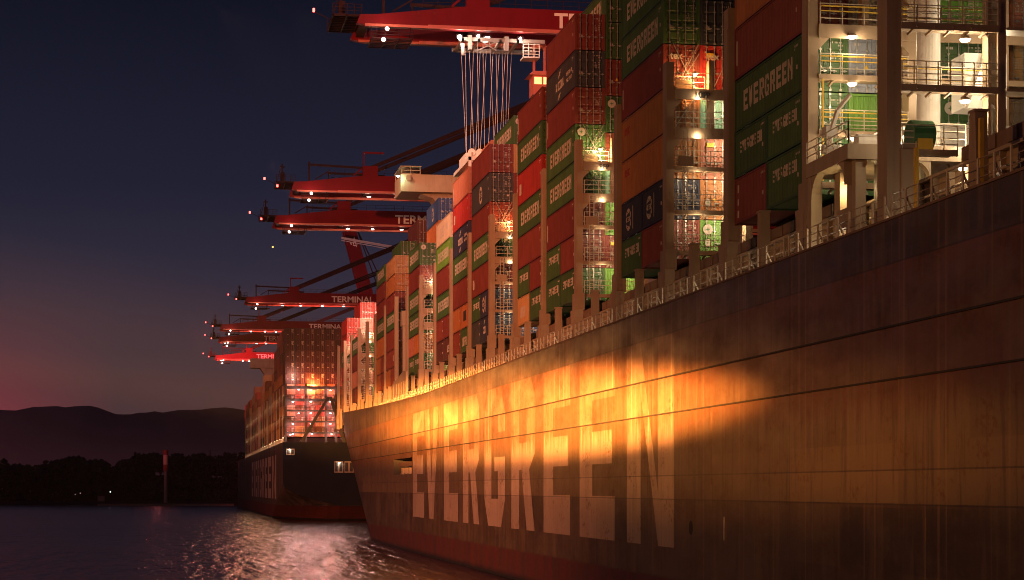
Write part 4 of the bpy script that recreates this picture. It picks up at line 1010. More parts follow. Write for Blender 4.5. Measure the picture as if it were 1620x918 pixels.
# ------------------------------------------------------------------ quay cranes
QX = 96.0
def crane(d, xt, label, tx, lamps, detail=1, trolley=False, tiptext=True):
    """twin-girder boom reaching over the ship from the quay on the right"""
    Yn = (d - 40 * st) / ct; Yf = Yn + 8.0; zb = EYE + 50.8; zt = EYE + (53.4 if d < 300 else 53.8)
    root = thing('quay_crane', label, 'crane', (QX + 15, Yn + 4, 4.5), 'red quay cranes')
    for yy in (Yn, Yf):
        mb = MB(); mb.prism([(xt + .6, zb + .3), (xt + 2.2, zb), (QX + 34, zb), (QX + 34, zt), (xt + 13, zt), (xt + 3, zt - 1.25), (xt + 1, zt - 1.35)][::-1], 'y', yy, yy + 1.0)
        g = mb.build('boom', M['cranered'], root)
        mb = MB(); mb.box(xt + 8.5, QX + 34, yy - .28, yy + .0, zb - .05, zb + .32); mb.box(xt + 1.5, xt + 8.5, yy - .12, yy, zb - .03, zb + .25)
        mb.build('rail_girder', M['craneedge'], g)
        if yy == Yn or d > 760:
            t = font_mesh('TERMINAL BURCHARDKAI', 2.3, M['cranetext'], .055, .012, 29.5); o = link('lettering', t, g, (tx, yy - .015, zb + .62)); o.rotation_euler = (R(90), 0, 0)
        mb = MB(); n = 26
        mb.rail((xt + 8, yy + .5, zt - .25), (xt + 13, yy + .5, zt), 1.1, 3, .07, 1); mb.rail((xt + 13, yy + .5, zt), (QX + 30, yy + .5, zt), 1.1, n * 2, .06, 1)
        mb.build('guard_rail', M['cranedark'], root)
    for x in (xt + 1.2, xt + 13.5, xt + 26, xt + 40, xt + 56):
        mb = MB(); mb.box(x, x + .9, Yn + 1.0, Yf, zb + .5, zt - .5 if x > xt + 3 else zt - 1.6); mb.build('cross_beam', M['cranedark'], root)
    # tip platform, its posts and arms
    mb = MB(); [mb.box(xt - 2.0, xt + 1.5, Yn + .5 + q * .8, Yn + .62 + q * .8, zt - 1.5, zt - 1.25) for q in range(11)]; [mb.box(xt - 2.0 + q * 1.5, xt - 1.88 + q * 1.5, Yn + .5, Yf + .5, zt - 1.55, zt - 1.3) for q in range(4)]; mb.rail((xt - 2.0, Yn + .5, zt - 1.25), (xt + 1.2, Yn + .5, zt - 1.25), 1.1, 4, .08); mb.rail((xt - 2.0, Yf + .5, zt - 1.25), (xt + 1.2, Yf + .5, zt - 1.25), 1.1, 4, .08)
    mb.box(xt - 1.2, xt - .5, Yn + 2, Yn + 3, zt - 1.25, zt + .5); mb.bar((xt - .9, Yn + 2.5, zt + .5), (xt - .9, Yn + 2.5, zt + 2.0), .25); mb.box(xt - 1.3, xt - .5, Yn + 2.2, Yn + 2.8, zt + 1.4, zt + 1.6)
    mb.bar((xt - 1.9, Yn + .6, zt - 1.25), (xt - 1.3, Yn + .6, zt + .9), .1); mb.bar((xt - 2.0, Yn + 3, zt - 1.4), (xt - 3.8, Yn + 3, zt - .6), .08)
    mb.build('tip_platform', M['cranedark'], root)
    mb = MB(); mb.bar((xt + 3.6, Yn + .5, zt - 1.2), (xt + 3.6, Yn + .5, zt + 2.2), .28); mb.bar((xt + 3.4, Yn + .5, zt + 1.7), (xt + 14, Yn + .5, zt + 1.35), .35); mb.bar((xt + 7, Yn + 4, zt + .9), (xt + 17, Yn + 4, zt + .6), .35)
    mb.bar((xt + 4.6, Yn + .5, zt - .8), (xt + 7.2, Yn + .5, zt + .8), .16); mb.bar((xt + 7.2, Yn + 4, zt - .5), (xt + 7.2, Yn + 4, zt + .8), .2)
    mb.build('hoist_frame', M['cranedark'], root)
    mb = MB(); mb.box(xt + 12.8, xt + 15.4, Yn + .1, Yn + .9, zt, zt + 1.7); mb.build('stay_anchor', M['cranered'], root); mb = MB(); mb.box(xt + 12.8, xt + 15.4, Yf + .1, Yf + .9, zt, zt + 1.7); mb.build('stay_anchor', M['cranered'], root); mb = MB(); mb.bar((xt + 11.2, Yn + .5, zt), (xt + 12.9, Yn + .5, zt + 1.5), .25); mb.bar((xt + 13.0, Yn + .5, zt + 1.5), (xt + 13.0, Yn + .5, zt + 4.2), .22); mb.bar((xt + 13.0, Yn + .5, zt + 4.0), (xt + 16.5, Yn + .5, zt + 4.0), .3)
    mb.build('lamp_bracket', M['cranered'], root)
    ap = (QX + 4, zt + 30)
    for yy, off in ((Yn + .3, 0), (Yn + .7, .9), (Yf + .3, 0), (Yf + .7, .9)):
        mb = MB(); mb.bar((xt + 14, yy, zt + 1.2 + off * .3), (ap[0], yy, ap[1] + off), .30, .42); mb.build('stay', M['cranedark'], root)
    for yy in (Yn + .5, Yf + .5):
        mb = MB(); mb.bar((xt + 42, yy, zt + .6), (ap[0], yy, ap[1]), .3, .4); mb.build('stay', M['cranedark'], root)
    # tower: legs on the quay, portal beams and apex frame
    for x in (QX, QX + 30):
        for yy in (Yn - 4, Yf + 4):
            mb = MB(); mb.box(x - .8, x + .8, yy - .6, yy + .6, 4.5, zb - 1.8); mb.build('leg', M['cranered'], root)
    mb = MB(); mb.box(QX - .9, QX + .9, Yn - 5, Yf + 5, zb - 1.8, zb - .2); mb.box(QX + 29, QX + 31, Yn - 5, Yf + 5, zb - 1.8, zb - .2); mb.box(QX, QX + 30, Yn - 4.6, Yn - 3.4, 17, 19); mb.box(QX, QX + 30, Yf + 3.4, Yf + 4.6, 17, 19)
    mb.build('portal_beam', M['cranered'], root)
    mb = MB()
    for yy in (Yn + .5, Yf + .5): mb.bar((QX, yy, zt), (ap[0], yy, ap[1]), 1.0); mb.bar((QX + 30, yy, zt), (ap[0], yy, ap[1]), .7)
    mb.box(ap[0] - .6, ap[0] + .6, Yn, Yf + 1, ap[1] - .5, ap[1] + .5); mb.build('apex_frame', M['cranered'], root)
    mb = MB(); mb.box(QX + 12, QX + 30, Yn + .5, Yf + .5, zt, zt + 5); mb.build('machinery_house', M['cranered'], root)
    # lamps below the boom
    for i, x in enumerate(lamps):
        mb = MB(); mb.box(x - .45, x + .45, Yn + 1.5, Yn + 2.2, zb - .35, zb - .1); mb.cur = 1; mb.box(x - .24, x + .24, Yn + 1.46, Yn + 2.24, zb - .45, zb - .35)
        mb.build('flood_lamp', [M['cranedark'], M['lampp']], root)
        if detail: point((x, Yn + 3.2, zb - 1.0), 260 if d < 500 else 1100, (1.0, .62, .45) if d < 500 else (1.0, .24, .17), .3)
    mb = MB(); [mb.box(xt + 2.2, xt + 6.8, Yn - .2 + q * .7, Yn - .1 + q * .7, zb - 1.37, zb - 1.25) for q in range(8)]; [mb.box(xt + 2.2 + q * 1.5, xt + 2.3 + q * 1.5, Yn - .2, Yn + 4.7, zb - 1.4, zb - 1.28) for q in range(4)]; mb.rail((xt + 2.2, Yn - .2, zb - 1.25), (xt + 6.8, Yn - .2, zb - 1.25), 1.0, 3, .07); mb.bar((xt + 2.4, Yn + .3, zb - 1.3), (xt + 2.9, Yn + .3, zb), .1); mb.bar((xt + 6.4, Yn + .3, zb - 1.3), (xt + 6.6, Yn + .3, zb), .1)
    mb.build('service_platform', M['cranedark'], root)
    for x, z in ((xt + 3.9, zb - .35), (xt + 3.5, zb - 1.55)):
        mb = MB(); mb.cyl((x, Yn - .1, z), (x, Yn - .5, z), .2, .3, n=10); mb.cur = 1; mb.cyl((x, Yn - .5, z), (x, Yn - .58, z), .22, .16, n=10); mb.build('flood_lamp', [M['cranedark'], M['lampp']], root)
        if detail: point((x, Yn - 1.2, z), 110, (1, .6, .42), .3)
    for x, z in ((xt - 3.9, zt - .5), (xt - 1.7, zt - 1.7)) if d > 300 else ((xt - 3.9, zt - .4),):
        mb = MB(); mb.cyl((x, Yn + 3, z - .2), (x, Yn + 3, z + .2), .13 if d < 300 else .17, n=8); mb.build('warning_lamp', M['lampr'], root)
    return root, Yn, zb, zt
CR = []
CR.append(crane(220, 19.2, 'red crane boom highest at the top of the picture with hanging hoist ropes', 41.9, [34.6, 44.0]))
CR.append(crane(341, 19.3, 'red crane boom behind the cream bridge wing of the near ship', 47.5, [33.3, 38.1]))
CR.append(crane(383, 18.4, 'red crane boom directly below the boom beside the cream bridge wing', 42.4, [33.4, 38.2, 43.9]))
CR.append(crane(545, 18.7, 'red crane boom in the middle carrying the clearest long white lettering', 43.0, [29.6, 34.6, 40.6, 46.5]))
CR.append(crane(637, 14.0, 'red crane boom just above the tallest dark stack of the far ship', 43.0, [24.5, 29, 32.5, 37, 41.5, 46]))
CR.append(crane(689, 14.6, 'red crane boom second lowest, between the brightest boom and the one above', 31.0, [17.5, 28.5, 31.8, 38]))
CR.append(crane(784, 15.4, 'brightly lit red crane boom, farthest and lowest of all', 32.4, [18.5, 27, 29.5, 34]))
# fittings of the nearest crane: trolley, ropes, head block, cabin
root, Yn, zb, zt = CR[0]
def xu(u, d): return (u - U0) / (F / d) * ct
xa, xb = xu(722, 222), xu(818, 222)
mb = MB()
for yy in (Yn + 1.4, Yf_ if False else Yn + 7.0): mb.box(xa, xb + 3, yy, yy + .5, zb - .9, zb - .5)
for x in (xa + .3, xa + 2.1, xb - 2.2, xb - .2): mb.box(x, x + .3, Yn + 1.4, Yn + 7.5, zb - .9, zb - .6)
for x in (xa + 1.0, xb - 1.6): mb.box(x, x + .45, Yn + 1.2, Yn + 2.0, zb - 1.9, zb - .3)
mb.bar((xa + 2.5, Yn + 1.5, zb - .9), (xa + 4.3, Yn + 1.5, zb - 1.9), .12); mb.bar((xb - 2.5, Yn + 1.5, zb - .9), (xb - 4.6, Yn + 1.5, zb - 1.9), .12)
mb.box(xa + .2, xa + .55, Yn + 1.0, Yn + 1.4, zb - 2.6, zb - 1.3)
TRO = mb.build('trolley', M['steel'], root)
mb = MB()
top = zb - .8; bot = EYE + 37.4; xm = xu(770, 225)
for i, (ut, ub) in enumerate(((728, 737), (736, 738), (741, 750), (749, 743), (755, 757), (760, 752), (764, 767), (770, 759), (775, 783), (781, 772), (785, 789), (791, 781), (795, 798), (801, 790), (805, 800), (811, 802))):
    yy = Yn + (1.8, 6.2)[i % 2]; dd = yy * ct + 34 * st
    mb.cyl((xu(ut, dd), yy, top), (xu(ub, dd), yy, bot), .03, n=5)
mb.build('hoist_rope', M['steel'], TRO)
mb = MB(); xh = xu(740, 222)
mb.box(xh - .5, xh + 3.6, Yn + 1.6, Yn + 6.6, bot - .8, bot); 
for q in range(4): mb.cyl((xh + .2 + q * .9, Yn + 1.5, bot + .1), (xh + .2 + q * .9, Yn + 1.9, bot + .1), .42, n=12)
mb.box(xh - .6, xh + 1.8, Yn - 1.5, Yn + 10.5, bot - 1.3, bot - .9); mb.cyl((xh - .3, Yn - 1.2, bot - 1.7), (xh - .3, Yn - 1.2, bot - .4), .25, n=8)
for x in (xh - .6, xh + 1.5): mb.box(x, x + .3, Yn - 1.5, Yn - 1.2, bot - 2.0, bot - .9)
mb.build('spreader', M['white'], root)
xc0 = xu(826, 222); mb = MB(); mb.box(xc0, xc0 + 1.9, Yn + 1.6, Yn + 3.6, zb - 2.5, zb - 2.35)
for a in (0, .62, 1.24, 1.84): mb.bar((xc0 + a, Yn + 1.6, zb - 2.4), (xc0 + a, Yn + 1.6, zb - .9), .09)
for z in (-2.1, -1.75, -1.4, -1.0): mb.bar((xc0, Yn + 1.6, zb + z), (xc0 + 1.9, Yn + 1.6, zb + z), .08)
mb.build('service_platform', M['white'], root)
xk = xu(843, 222); zk = EYE + (HY - 150) / (F / 222)
mb = MB(); mb.box(xk, xk + 3.2, Yn + 2, Yn + 4.4, zk, zk + 2.2); mb.prism([(xk - .5, zk + 2.2), (xk + 3.4, zk + 2.2), (xk + 3.4, zk + 2.6), (xk, zk + 2.6)], 'y', Yn + 1.6, Yn + 4.8)
for x in (xk + .3, xk + 1.5, xk + 2.7): mb.bar((x, Yn + 3, zk + 2.5), (x, Yn + 3, zb - .6), .25)
CAB = mb.build('operator_cabin', M['craneedge'], root)
mb = MB()
for a in (.15, 1.2, 2.25): mb.box(xk + a, xk + a + .85, Yn + 1.95, Yn + 2.0, zk + 1.2, zk + 2.0)
mb.build('window', emit('cabin_window_light', (1.0, .45, .12), 1.6), CAB)
for u, y, p in ((722, 67, 5000), (752, 64, 900), (820, 66, 2500)):
    x = xu(u, 222); z = EYE + (HY - y) / (F / 222); mb = MB(); mb.box(x - .35, x + .35, Yn + 1.0, Yn + 1.3, z - .05, z + .3); mb.cur = 1; mb.cyl((x, Yn + .9, z), (x, Yn + 1.0, z), .24 if p > 3000 else .16, n=12); mb.build('flood_lamp', [M['cranedark'], M['lampc']], TRO); point((x, Yn + .3, z - .5), p * .09, (1, .78, .6), .3)
# raised boom of a crane farther along
d = 800; p0, p1 = W(553, 362, d), W(592, 507, d)
root = thing('quay_crane', 'distant red crane with its lettered boom raised steeply against the sky', 'crane', (p1.x, p1.y, 4.5), 'red quay cranes')
mb = MB(); ax = (p1 - p0).normalized(); nrm = Vector((0, -1, 0)); w = 2.5
for sgn in (0, 7):
    off = Vector((0, sgn, 0)); sd = ax.cross(nrm).normalized() * w
    pts = [p0 + sd + off, p1 + sd + off, p1 - sd + off, p0 - sd + off]
    k = len(mb.v); mb.v += [tuple(p) for p in pts] + [tuple(p + Vector((0, 1, 0))) for p in pts]
    mb.f += [(k, k + 3, k + 2, k + 1), (k + 4, k + 5, k + 6, k + 7)] + [(k + i, k + (i + 1) % 4, k + 4 + (i + 1) % 4, k + 4 + i) for i in range(4)]; mb.mi += [0] * 6
RB = mb.build('boom', M['cranered'], root)
t = font_mesh('TERMINAL BURCHARDKAI', 3.2, M['cranetext'], .06, .012, 33.0); o = link('lettering', t, RB)
rx = ax; rz = Vector((0, -1, 0)); ry = rz.cross(rx).normalized()
st0 = p0 + ax * 3.6 - ry * 1.1 + Vector((0, -.05, 0))
mw = Matrix(((rx.x, ry.x, rz.x, st0.x), (rx.y, ry.y, rz.y, st0.y), (rx.z, ry.z, rz.z, st0.z), (0, 0, 0, 1)))
root_l = Vector(root.location)
o.matrix_local = mw
mb = MB(); q = ax * 0 
for k in (1.6, 3.6): mb.bar(p0 + Vector((3.2, 2, 0)), p1 + Vector((3.2 + k * 2.2, 2, 0)), .45)
mb.build('stay', M['cranedark'], root)
mb = MB()
for dy, a in ((0, .5), (1.8, .35), (4.5, .3)): mb.bar(W(540, 376 + dy, d - 5), W(690, 402 + dy * 1.3, d - 5), a)
mb.build('cable', M['steel'], root)
mb = MB(); mb.box(p1.x - 1, p1.x + 1, p1.y - 3, p1.y - 1.5, 4.5, p1.z); mb.box(p1.x - 1, p1.x + 1, p1.y + 9, p1.y + 10.5, 4.5, p1.z); mb.box(p1.x + 26, p1.x + 28, p1.y - 3, p1.y - 1.5, 4.5, p1.z); mb.box(p1.x - 1, p1.x + 28, p1.y - 3, p1.y + 10.5, p1.z - 2, p1.z)
mb.build('leg', M['cranered'], root)
# ------------------------------------------------------------------ water, shores, hills
def water():
    m, nt, b = new_mat('river_water')
    pos = N(nt, 'ShaderNodeNewGeometry').outputs['Position']
    b.inputs['Base Color'].default_value = (.030, .014, .011, 1); b.inputs['Roughness'].default_value = .2; b.inputs['IOR'].default_value = 1.33; b.inputs['Specular IOR Level'].default_value = .2
    w1 = noise(nt, mapping(nt, pos, (.5, .075, 1)), 1.0, 3, .5); w2_ = noise(nt, mapping(nt, pos, (1.7, .32, 1)), 1.0, 3, .5)
    big = noise(nt, mapping(nt, pos, (.012, .03, 1)), 1.0, 3, .5)
    h = math_(nt, 'ADD', math_(nt, 'MULTIPLY', w1, 1.0), math_(nt, 'MULTIPLY', w2_, .22))
    h = math_(nt, 'MULTIPLY', h, math_(nt, 'ADD', math_(nt, 'MULTIPLY', big, 1.2), .3))
    bn = N(nt, 'ShaderNodeBump'); bn.inputs['Strength'].default_value = 1.0; bn.inputs['Distance'].default_value = .85
    nt.links.new(h, bn.inputs['Height']); nt.links.new(bn.outputs[0], b.inputs['Normal'])
    mb = MB(); mb.face([(-3000, -300, 0), (3000, -300, 0), (3000, 1100, 0), (-3000, 1100, 0)])
    o = mb.build('water', m); tag(o, kind='structure')
water()
gm = worn('bank_soil', (.018, .014, .012), .9, 0, .3, .05)
mb = MB(); mb.face([(-3000, 1010, .15), (3000, 1010, .15), (3000, 1022, 1.2), (-3000, 1022, 1.2)]); mb.face([(-3000, 1022, 1.2), (3000, 1022, 1.2), (3000, 3600, 12), (-3000, 3600, 12)])
tag(mb.build('ground', gm), kind='structure')
qm = worn('quay_concrete', (.22, .20, .18), .8, 0, .5, .3)
mb = MB(); mb.box(92.5, 260, -20, 1010, -2, 4.5); tag(mb.build('quay', qm), kind='structure')
# low mole in front of the far bank
mb = MB(); mb.box(-34, 27, 905, 911, -.5, .9); mb.box(-34, 27, 904.9, 911.1, .9, 1.0); tag(mb.build('mole', qm), kind='structure')
hm = worn('hill_forest_floor', (.12, .095, .105), .95, 0, .2, .01)
from mathutils import noise as mn
def hill(y0, ytop, depth, f, x0=-2600, x1=1500, step=11):
    mb = MB(); nx = int((x1 - x0) / step); rows = 8; idx = {}
    for i in range(nx + 1):
        x = x0 + i * step; H = f(x)
        for j in range(rows + 1):
            t = j / rows; z = H * (math.sin(t * math.pi / 2) ** .6); 
            z += 4 * mn.noise(Vector((x * .02, t * 6, 1.3))) * t
            idx[i, j] = len(mb.v); mb.v.append((x, y0 + depth * t, z - 2 * (1 - t)))
    for i in range(nx):
        for j in range(rows): mb.f.append((idx[i, j], idx[i + 1, j], idx[i + 1, j + 1], idx[i, j + 1])); mb.mi.append(0)
    return mb
def f1(x):
    u = U0 + x * F / 2900 / 1.0
    base = 118 + .8 * mn.noise(Vector((x * .006, 0, 0))) + 1.2 * mn.noise(Vector((x * .03, 3, 0))) + 1.6 * mn.noise(Vector((x * .06, 5, 0))) + 2.2 * mn.noise(Vector((x * .021 * 11, 8, 0)))
    base += 6 * math.exp(-((u - 115) / 62) ** 8) + 3 * math.exp(-((u - 340) / 70) ** 8) - 2.5 * math.exp(-((u - 205) / 25) ** 2)
    return base + 2
ho = hill(2100, 0, 900, f1).build('hills', hm); tag(ho, kind='structure')
for p_ in ho.data.polygons: p_.use_smooth = True
# wood on the far bank: crowns of many sizes
lm = worn('leaf_dark', (.035, .04, .022), .9, 0, .4, .2)
rw = random.Random(3); mb = MB()
def crown(x, y, r, h):
    for q in range(26):
        a = rw.uniform(0, 6.283); e = rw.uniform(-.3, 1); rr = rw.uniform(.5, 1.0)
        cx_, cy_, cz_ = x + r * rr * math.cos(a) * (1 - .35 * abs(e)), y + r * rr * math.sin(a), h - r * .9 + r * .95 * e
        s = r * rw.uniform(.18, .36); k = len(mb.v)
        for p in ((1, 0, 0), (-1, 0, 0), (0, 1, 0), (0, -1, 0), (0, 0, 1), (0, 0, -1)):
            mb.v.append((cx_ + p[0] * s * rw.uniform(.7, 1.3), cy_ + p[1] * s, cz_ + p[2] * s * rw.uniform(.6, 1.2)))
        for t in ((0, 2, 4), (2, 1, 4), (1, 3, 4), (3, 0, 4), (2, 0, 5), (1, 2, 5), (3, 1, 5), (0, 3, 5)): mb.f.append(tuple(k + i for i in t)); mb.mi.append(0)
for i in range(620):
    x = rw.uniform(-190, 60); y = rw.uniform(1034, 1150)
    edge = 6 + 6 * mn.noise(Vector((x * .03, 2, 0))) + (4 if x > -20 else 0)
    crown(x, y, rw.uniform(2.6, 5.5), 11 + edge + (y - 1034) * .04 + rw.uniform(-3, 3))
for i in range(800): crown(rw.uniform(-190, 60), rw.uniform(1030, 1100), rw.uniform(2.4, 5), rw.uniform(2.0, 15.0))
tag(mb.build('riverside_wood', lm), 'dark wood along the far bank below the hills', 'wood', None, 'stuff')
# beacons on the far bank
bp = worn('beacon_white', (.6, .42, .38), .6, 0, .3, .3); bd = worn('beacon_red', (.30, .04, .04), .6, 0, .3, .3); bs = worn('beacon_grey', (.30, .24, .22), .6, 0, .3, .3)
p = W(262, 797, 985)
t = thing('navigation_beacon', 'tall slender beacon tower with a white and red head on the far bank', 'beacon', (p.x, p.y, .6), 'beacons on the far bank')
mb = MB(); mb.cyl((p.x, p.y, .6), (p.x, p.y, 17), 1.0, .75, n=10); mb.build('mast', bs, t)
mb = MB(); mb.cyl((p.x, p.y, 16.6), (p.x, p.y, 19.8), 1.25, n=12); mb.build('band', bd, t)
mb = MB(); mb.cyl((p.x, p.y, 24.6), (p.x, p.y, 26.4), 1.25, n=12); mb.cyl((p.x, p.y, 26.4), (p.x, p.y, 27.0), 1.5, n=12); mb.build('band', bd, t)
mb = MB(); mb.cyl((p.x, p.y, 19.8), (p.x, p.y, 24.6), 1.2, n=12); mb.build('daymark', bp, t)
point((p.x - 4, p.y - 9, 24), 600, (1.0, .16, .14), .2)  # unseen red light added to brighten the beacon
p = W(332.5, 733, 1180)
t = thing('navigation_beacon', 'smaller beacon showing above the dark trees nearer the far ship', 'beacon', (p.x, p.y, 2), 'beacons on the far bank')
mb = MB(); mb.cyl((p.x, p.y, 2), (p.x, p.y, p.z + 4), .5, n=10); mb.cyl((p.x, p.y, p.z - 1), (p.x, p.y, p.z + 4.2), .75, n=10); mb.build('daymark', bp, t)
mb = MB(); mb.cyl((p.x, p.y, p.z + 4.2), (p.x, p.y, p.z + 7.6), .7, .55, n=10); mb.build('band', bs, t)
def shore_light(u, y, d, col, r, lab, strength):
    p = W(u, y, d); t = thing('shore_lamp', lab, 'lamp', (p.x, p.y, max(.2, p.z - 3)), 'small lights on the far bank')
    mb = MB(); mb.cyl((p.x, p.y, max(.2, p.z - 3)), (p.x, p.y, p.z), .12, n=6); mb.build('post', M['dark'], t)
    mb = MB(); mb.cyl((p.x, p.y, p.z), (p.x, p.y, p.z + 2 * r), r, r * .8, n=8); mb.build('lens', emit('shore_lens', col, strength), t)
shore_light(174.5, 779, 1000, (.8, 1, .9), .25, 'bright bluish shore lamp alone on the dark far bank', 3)
shore_light(288, 729, 1400, (1, .7, .7), .25, 'left of two faint hillside lamps between the beacons', 1.0)
shore_light(294.5, 727, 1400, (1, .6, .7), .25, 'right of two faint hillside lamps between the beacons', .8)
shore_light(127, 781, 1000, (1, .6, .5), .2, 'faint warm shore lamp beside the pale shed', .7)
shore_light(119, 783, 1000, (1, .6, .5), .2, 'faintest shore lamp at the shed roof', .4)
p = W(95, 797, 1018)
t = thing('shed', 'long low shed with a pale roof edge on the far bank at left', 'shed', (p.x, p.y, 1.2))
mb = MB(); mb.box(p.x - 8, p.x + 6, p.y, p.y + 8, 1.0, 4.2); mb.build('wall', worn('shed_wall', (.05, .035, .035), .8, 0, .4, .4), t)
mb = MB(); mb.box(p.x - 4, p.x - 1.5, p.y - .5, p.y + 8.5, 4.4, 4.9); mb.box(p.x + 1, p.x + 3.5, p.y - .5, p.y + 8.5, 4.4, 4.9); mb.build('roof', worn('shed_roof', (.45, .35, .33), .7, 0, .3, .4), t)
p = W(160, 797, 1012)
t = thing('small_house', 'tiny pale house beside the bright bluish shore lamp', 'house', (p.x, p.y, 1.2)); mb = MB(); mb.box(p.x - 1.8, p.x + 1.6, p.y, p.y + 5, 1.0, 4.0); mb.build('wall', worn('house_wall', (.35, .25, .24), .8, 0, .3, .4), t)
mb = MB(); mb.prism([(p.x - 2.2, 4.0), (p.x + 2, 4.0), (p.x - .1, 6.0)], 'y', p.y - .3, p.y + 5.3); mb.build('roof', worn('house_roof', (.08, .05, .05), .8, 0, .3, .4), t)
p = W(431.5, 391, 2600)
mb = MB(); mb.cyl((p.x, p.y, p.z - .9), (p.x, p.y, p.z + .9), 1.1, n=10); o = mb.build('sky_light', emit('sky_light_lens', (1.0, .75, .15), 1.6)); tag(o, 'single small yellow light hanging in the evening sky', 'light')
# ------------------------------------------------------------------ light
sun = bpy.data.lights.new('sun', 'SUN'); sun.energy = .035; sun.angle = R(20); sun.color = (1.0, .55, .42)
so_ = bpy.data.objects.new('sun', sun); COL.objects.link(so_)
d_ = Vector((.86, .42, -.28)); so_.rotation_euler = d_.to_track_quat('-Z', 'Y').to_euler()
# unseen flat beams added off to the left, shaping the hull's long bright streak
def aim(u, y):
    d = F * (XP / ct) / (u - U0); return W(u, y, d)
def fan(loc, a, b, power, color, ang, flat, r):
    """unseen light with a wide flat beam whose long axis runs through a and b"""
    loc, a, b = Vector(loc), Vector(a), Vector(b); da, db = (a - loc).normalized(), (b - loc).normalized()
    o = spot(loc, loc + da + db, power, color, ang, 1.0, None, r)
    z = -(da + db).normalized(); y = da.cross(db).normalized(); y = y if y.z > 0 else -y; x = y.cross(z).normalized()
    o.matrix_world = Matrix(((x.x, y.x * flat, z.x, loc.x), (x.y, y.y * flat, z.y, loc.y), (x.z, y.z * flat, z.z, loc.z), (0, 0, 0, 1)))
    return o
fan((-60, 20, 22), (30, 130, 13.7), (30, 300, 17.9), 2.4e7, (1.0, .34, .06), 44, .070, .5)
fan((-60, 10, 20), (30, 76, 10.0), (30, 230, 16.0), 4.0e5, (1.0, .36, .07), 50, .10, .5)
fan((-80, 120, 24), (30, 182, 15.1), (30, 350, 18.9), 1.7e7, (1.0, .35, .06), 32, .072, .5)
spot((-85, 632, 42), (30, 185, 16.5), 1.7e5, (1.0, .36, .07), 6, 1.0, (1.0, .35), 4.0)  # unseen light added across the water to raise the hull's sheen
# unseen wash and fill lights added to the left of both ships
spot((-190, -30, 40), (30, 265, 18), 4.8e6, (1.0, .31, .13), 36, 1.0, None, 2.0)
spot((-190, 330, 55), (27, 540, 22), 0.8e6, (1.0, .24, .10), 46, 1.0, None, 2.0)
spot((-140, 20, 30), (31, 100, 9), 2.3e5, (1.0, .45, .15), 70, 1.0, None, 2.0)
# unseen lights added in mid-air to brighten the crane booms
spot((20, 140, 70), (45, 222, 61), .75e5, (1.0, .40, .36), 60, .9, None, .6)
spot((10, 250, 62), (45, 350, 61), .30e5, (1.0, .5, .42), 50, .9, None, .6)
spot((5, 470, 62), (38, 545, 60), .38e5, (1.0, .4, .35), 36, .9, None, .6)
spot((5, 570, 62), (35, 640, 60), .42e5, (1.0, .42, .36), 70, .9, None, .6)
spot((5, 735, 66), (28, 776, 60), 5.5e5, (1.0, .09, .11), 60, .9, None, .6)
spot((20, 690, 75), W(570, 420, 800), 2.2e5, (1.0, .42, .40), 40, .9, None, .6)
# strong lamp under the crane that brightens stacks F to H
spot((12, 205, 58), (33, 232, 40), 0.45e5, (1.0, .50, .33), 62, 1.0, None, .5)
spot((14, 300, 58), (40, 378, 33), .8e5, (1.0, .40, .28), 50, 1.0, None, .5)  # unseen light added to lift the foremost stack
spot((-190, 1250, 30), (60, 2600, 90), 1.1e7, (1.0, .34, .42), 46, 1.0, None, .6)  # unseen light added to lift the tone of the far hills
spot((-260, 1250, 30), (-330, 2300, 60), 6e6, (1.0, .04, .09), 22, 1.0, None, .6)  # unseen red light added for the left end of the hills
point((36.5, 362.5, EYE + 33), 2600, (1.0, .50, .36), .3); point((33, 362, EYE + 27), 900, (1.0, .50, .32), .3)  # unseen lights added in front of the foremost stack's upper tiers
spot((5, 255, 70), (32, 272, 51), 6.0e4, (1.0, .42, .24), 60, 1.0, None, .5)  # unseen light added in mid-air to warm the bridge wing
# ------------------------------------------------------------------ sky
w = bpy.data.worlds.new("World"); S.world = w; w.use_nodes = True; nt = w.node_tree
bg = nt.nodes['Background']
tc = N(nt, 'ShaderNodeTexCoord'); sx = N(nt, 'ShaderNodeSeparateXYZ'); nt.links.new(tc.outputs['Generated'], sx.inputs[0])
el = math_(nt, 'MULTIPLY', sx.outputs['Z'], 3.6, True)
col = ramp(nt, el, [(0.0, (.088, .038, .037)), (.164, (.070, .038, .041)), (.245, (.048, .033, .045)), (.37, (.028, .024, .044)), (.54, (.0115, .0135, .032)), (.86, (.0032, .005, .0145)), (1.0, (.0022, .004, .012))])
nb = noise(nt, mapping(nt, tc.outputs['Generated'], (3, 3, 16)), 1.2, 4, .5)
col = mixc(nt, math_(nt, 'MULTIPLY', nb, .35), col, (.75, .72, .78), 'MULTIPLY')
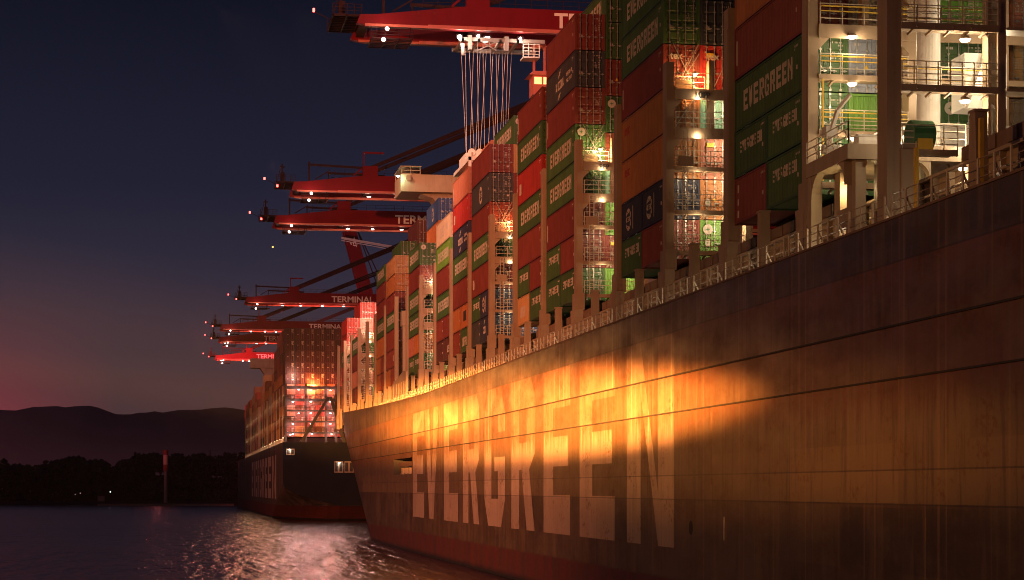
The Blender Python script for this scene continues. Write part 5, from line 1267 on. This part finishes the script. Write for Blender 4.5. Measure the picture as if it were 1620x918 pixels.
# afterglow towards the left
gl = math_(nt, 'MULTIPLY', math_(nt, 'SUBTRACT', -.028, sx.outputs['X']), 15.0, True)
low = math_(nt, 'SUBTRACT', 1.0, math_(nt, 'MULTIPLY', sx.outputs['Z'], 9.0, True), True)
glc = mixc(nt, math_(nt, 'MULTIPLY', gl, math_(nt, 'MULTIPLY', low, low)), col, (.36, .035, .055))
nt.links.new(glc, bg.inputs[0])
sky = N(nt, 'ShaderNodeTexSky'); sky.sky_type = 'NISHITA'; sky.sun_disc = False; sky.sun_elevation = R(-4); sky.sun_rotation = R(-70)
b2 = N(nt, 'ShaderNodeBackground'); b2.inputs[1].default_value = .05; nt.links.new(sky.outputs[0], b2.inputs[0])
add = N(nt, 'ShaderNodeAddShader'); nt.links.new(bg.outputs[0], add.inputs[0]); nt.links.new(b2.outputs[0], add.inputs[1])
nt.links.new(add.outputs[0], nt.nodes['World Output'].inputs[0]); bg.inputs[1].default_value = 1.0
# ------------------------------------------------------------------ render settings
def haze():
    m = bpy.data.materials.new('evening_haze'); m.use_nodes = True; nt = m.node_tree; nt.nodes.clear()
    out = nt.nodes.new('ShaderNodeOutputMaterial'); v = nt.nodes.new('ShaderNodeVolumePrincipled')
    v.inputs['Color'].default_value = (.9, .85, .88, 1); v.inputs['Density'].default_value = 4.5e-5; v.inputs['Anisotropy'].default_value = .2
    nt.links.new(v.outputs[0], out.inputs['Volume'])
    mb = MB(); mb.box(-3100, 3100, -420, 3700, -4, 175)
    tag(mb.build('haze', m), kind='stuff')
if HAZE: haze()
S.render.engine = 'CYCLES'
S.view_settings.view_transform = 'Standard'; S.view_settings.look = 'None'; S.view_settings.exposure = 0; S.view_settings.gamma = 1
c = S.cycles
c.use_denoising = True; c.filter_width = 1.0
try: c.denoiser = 'OPENIMAGEDENOISE'
except Exception: pass
c.max_bounces = 4; c.diffuse_bounces = 2; c.glossy_bounces = 3; c.transmission_bounces = 2
c.sample_clamp_indirect = 4.0; c.sample_clamp_direct = 0
c.use_light_tree = True; c.caustics_reflective = False; c.caustics_refractive = False
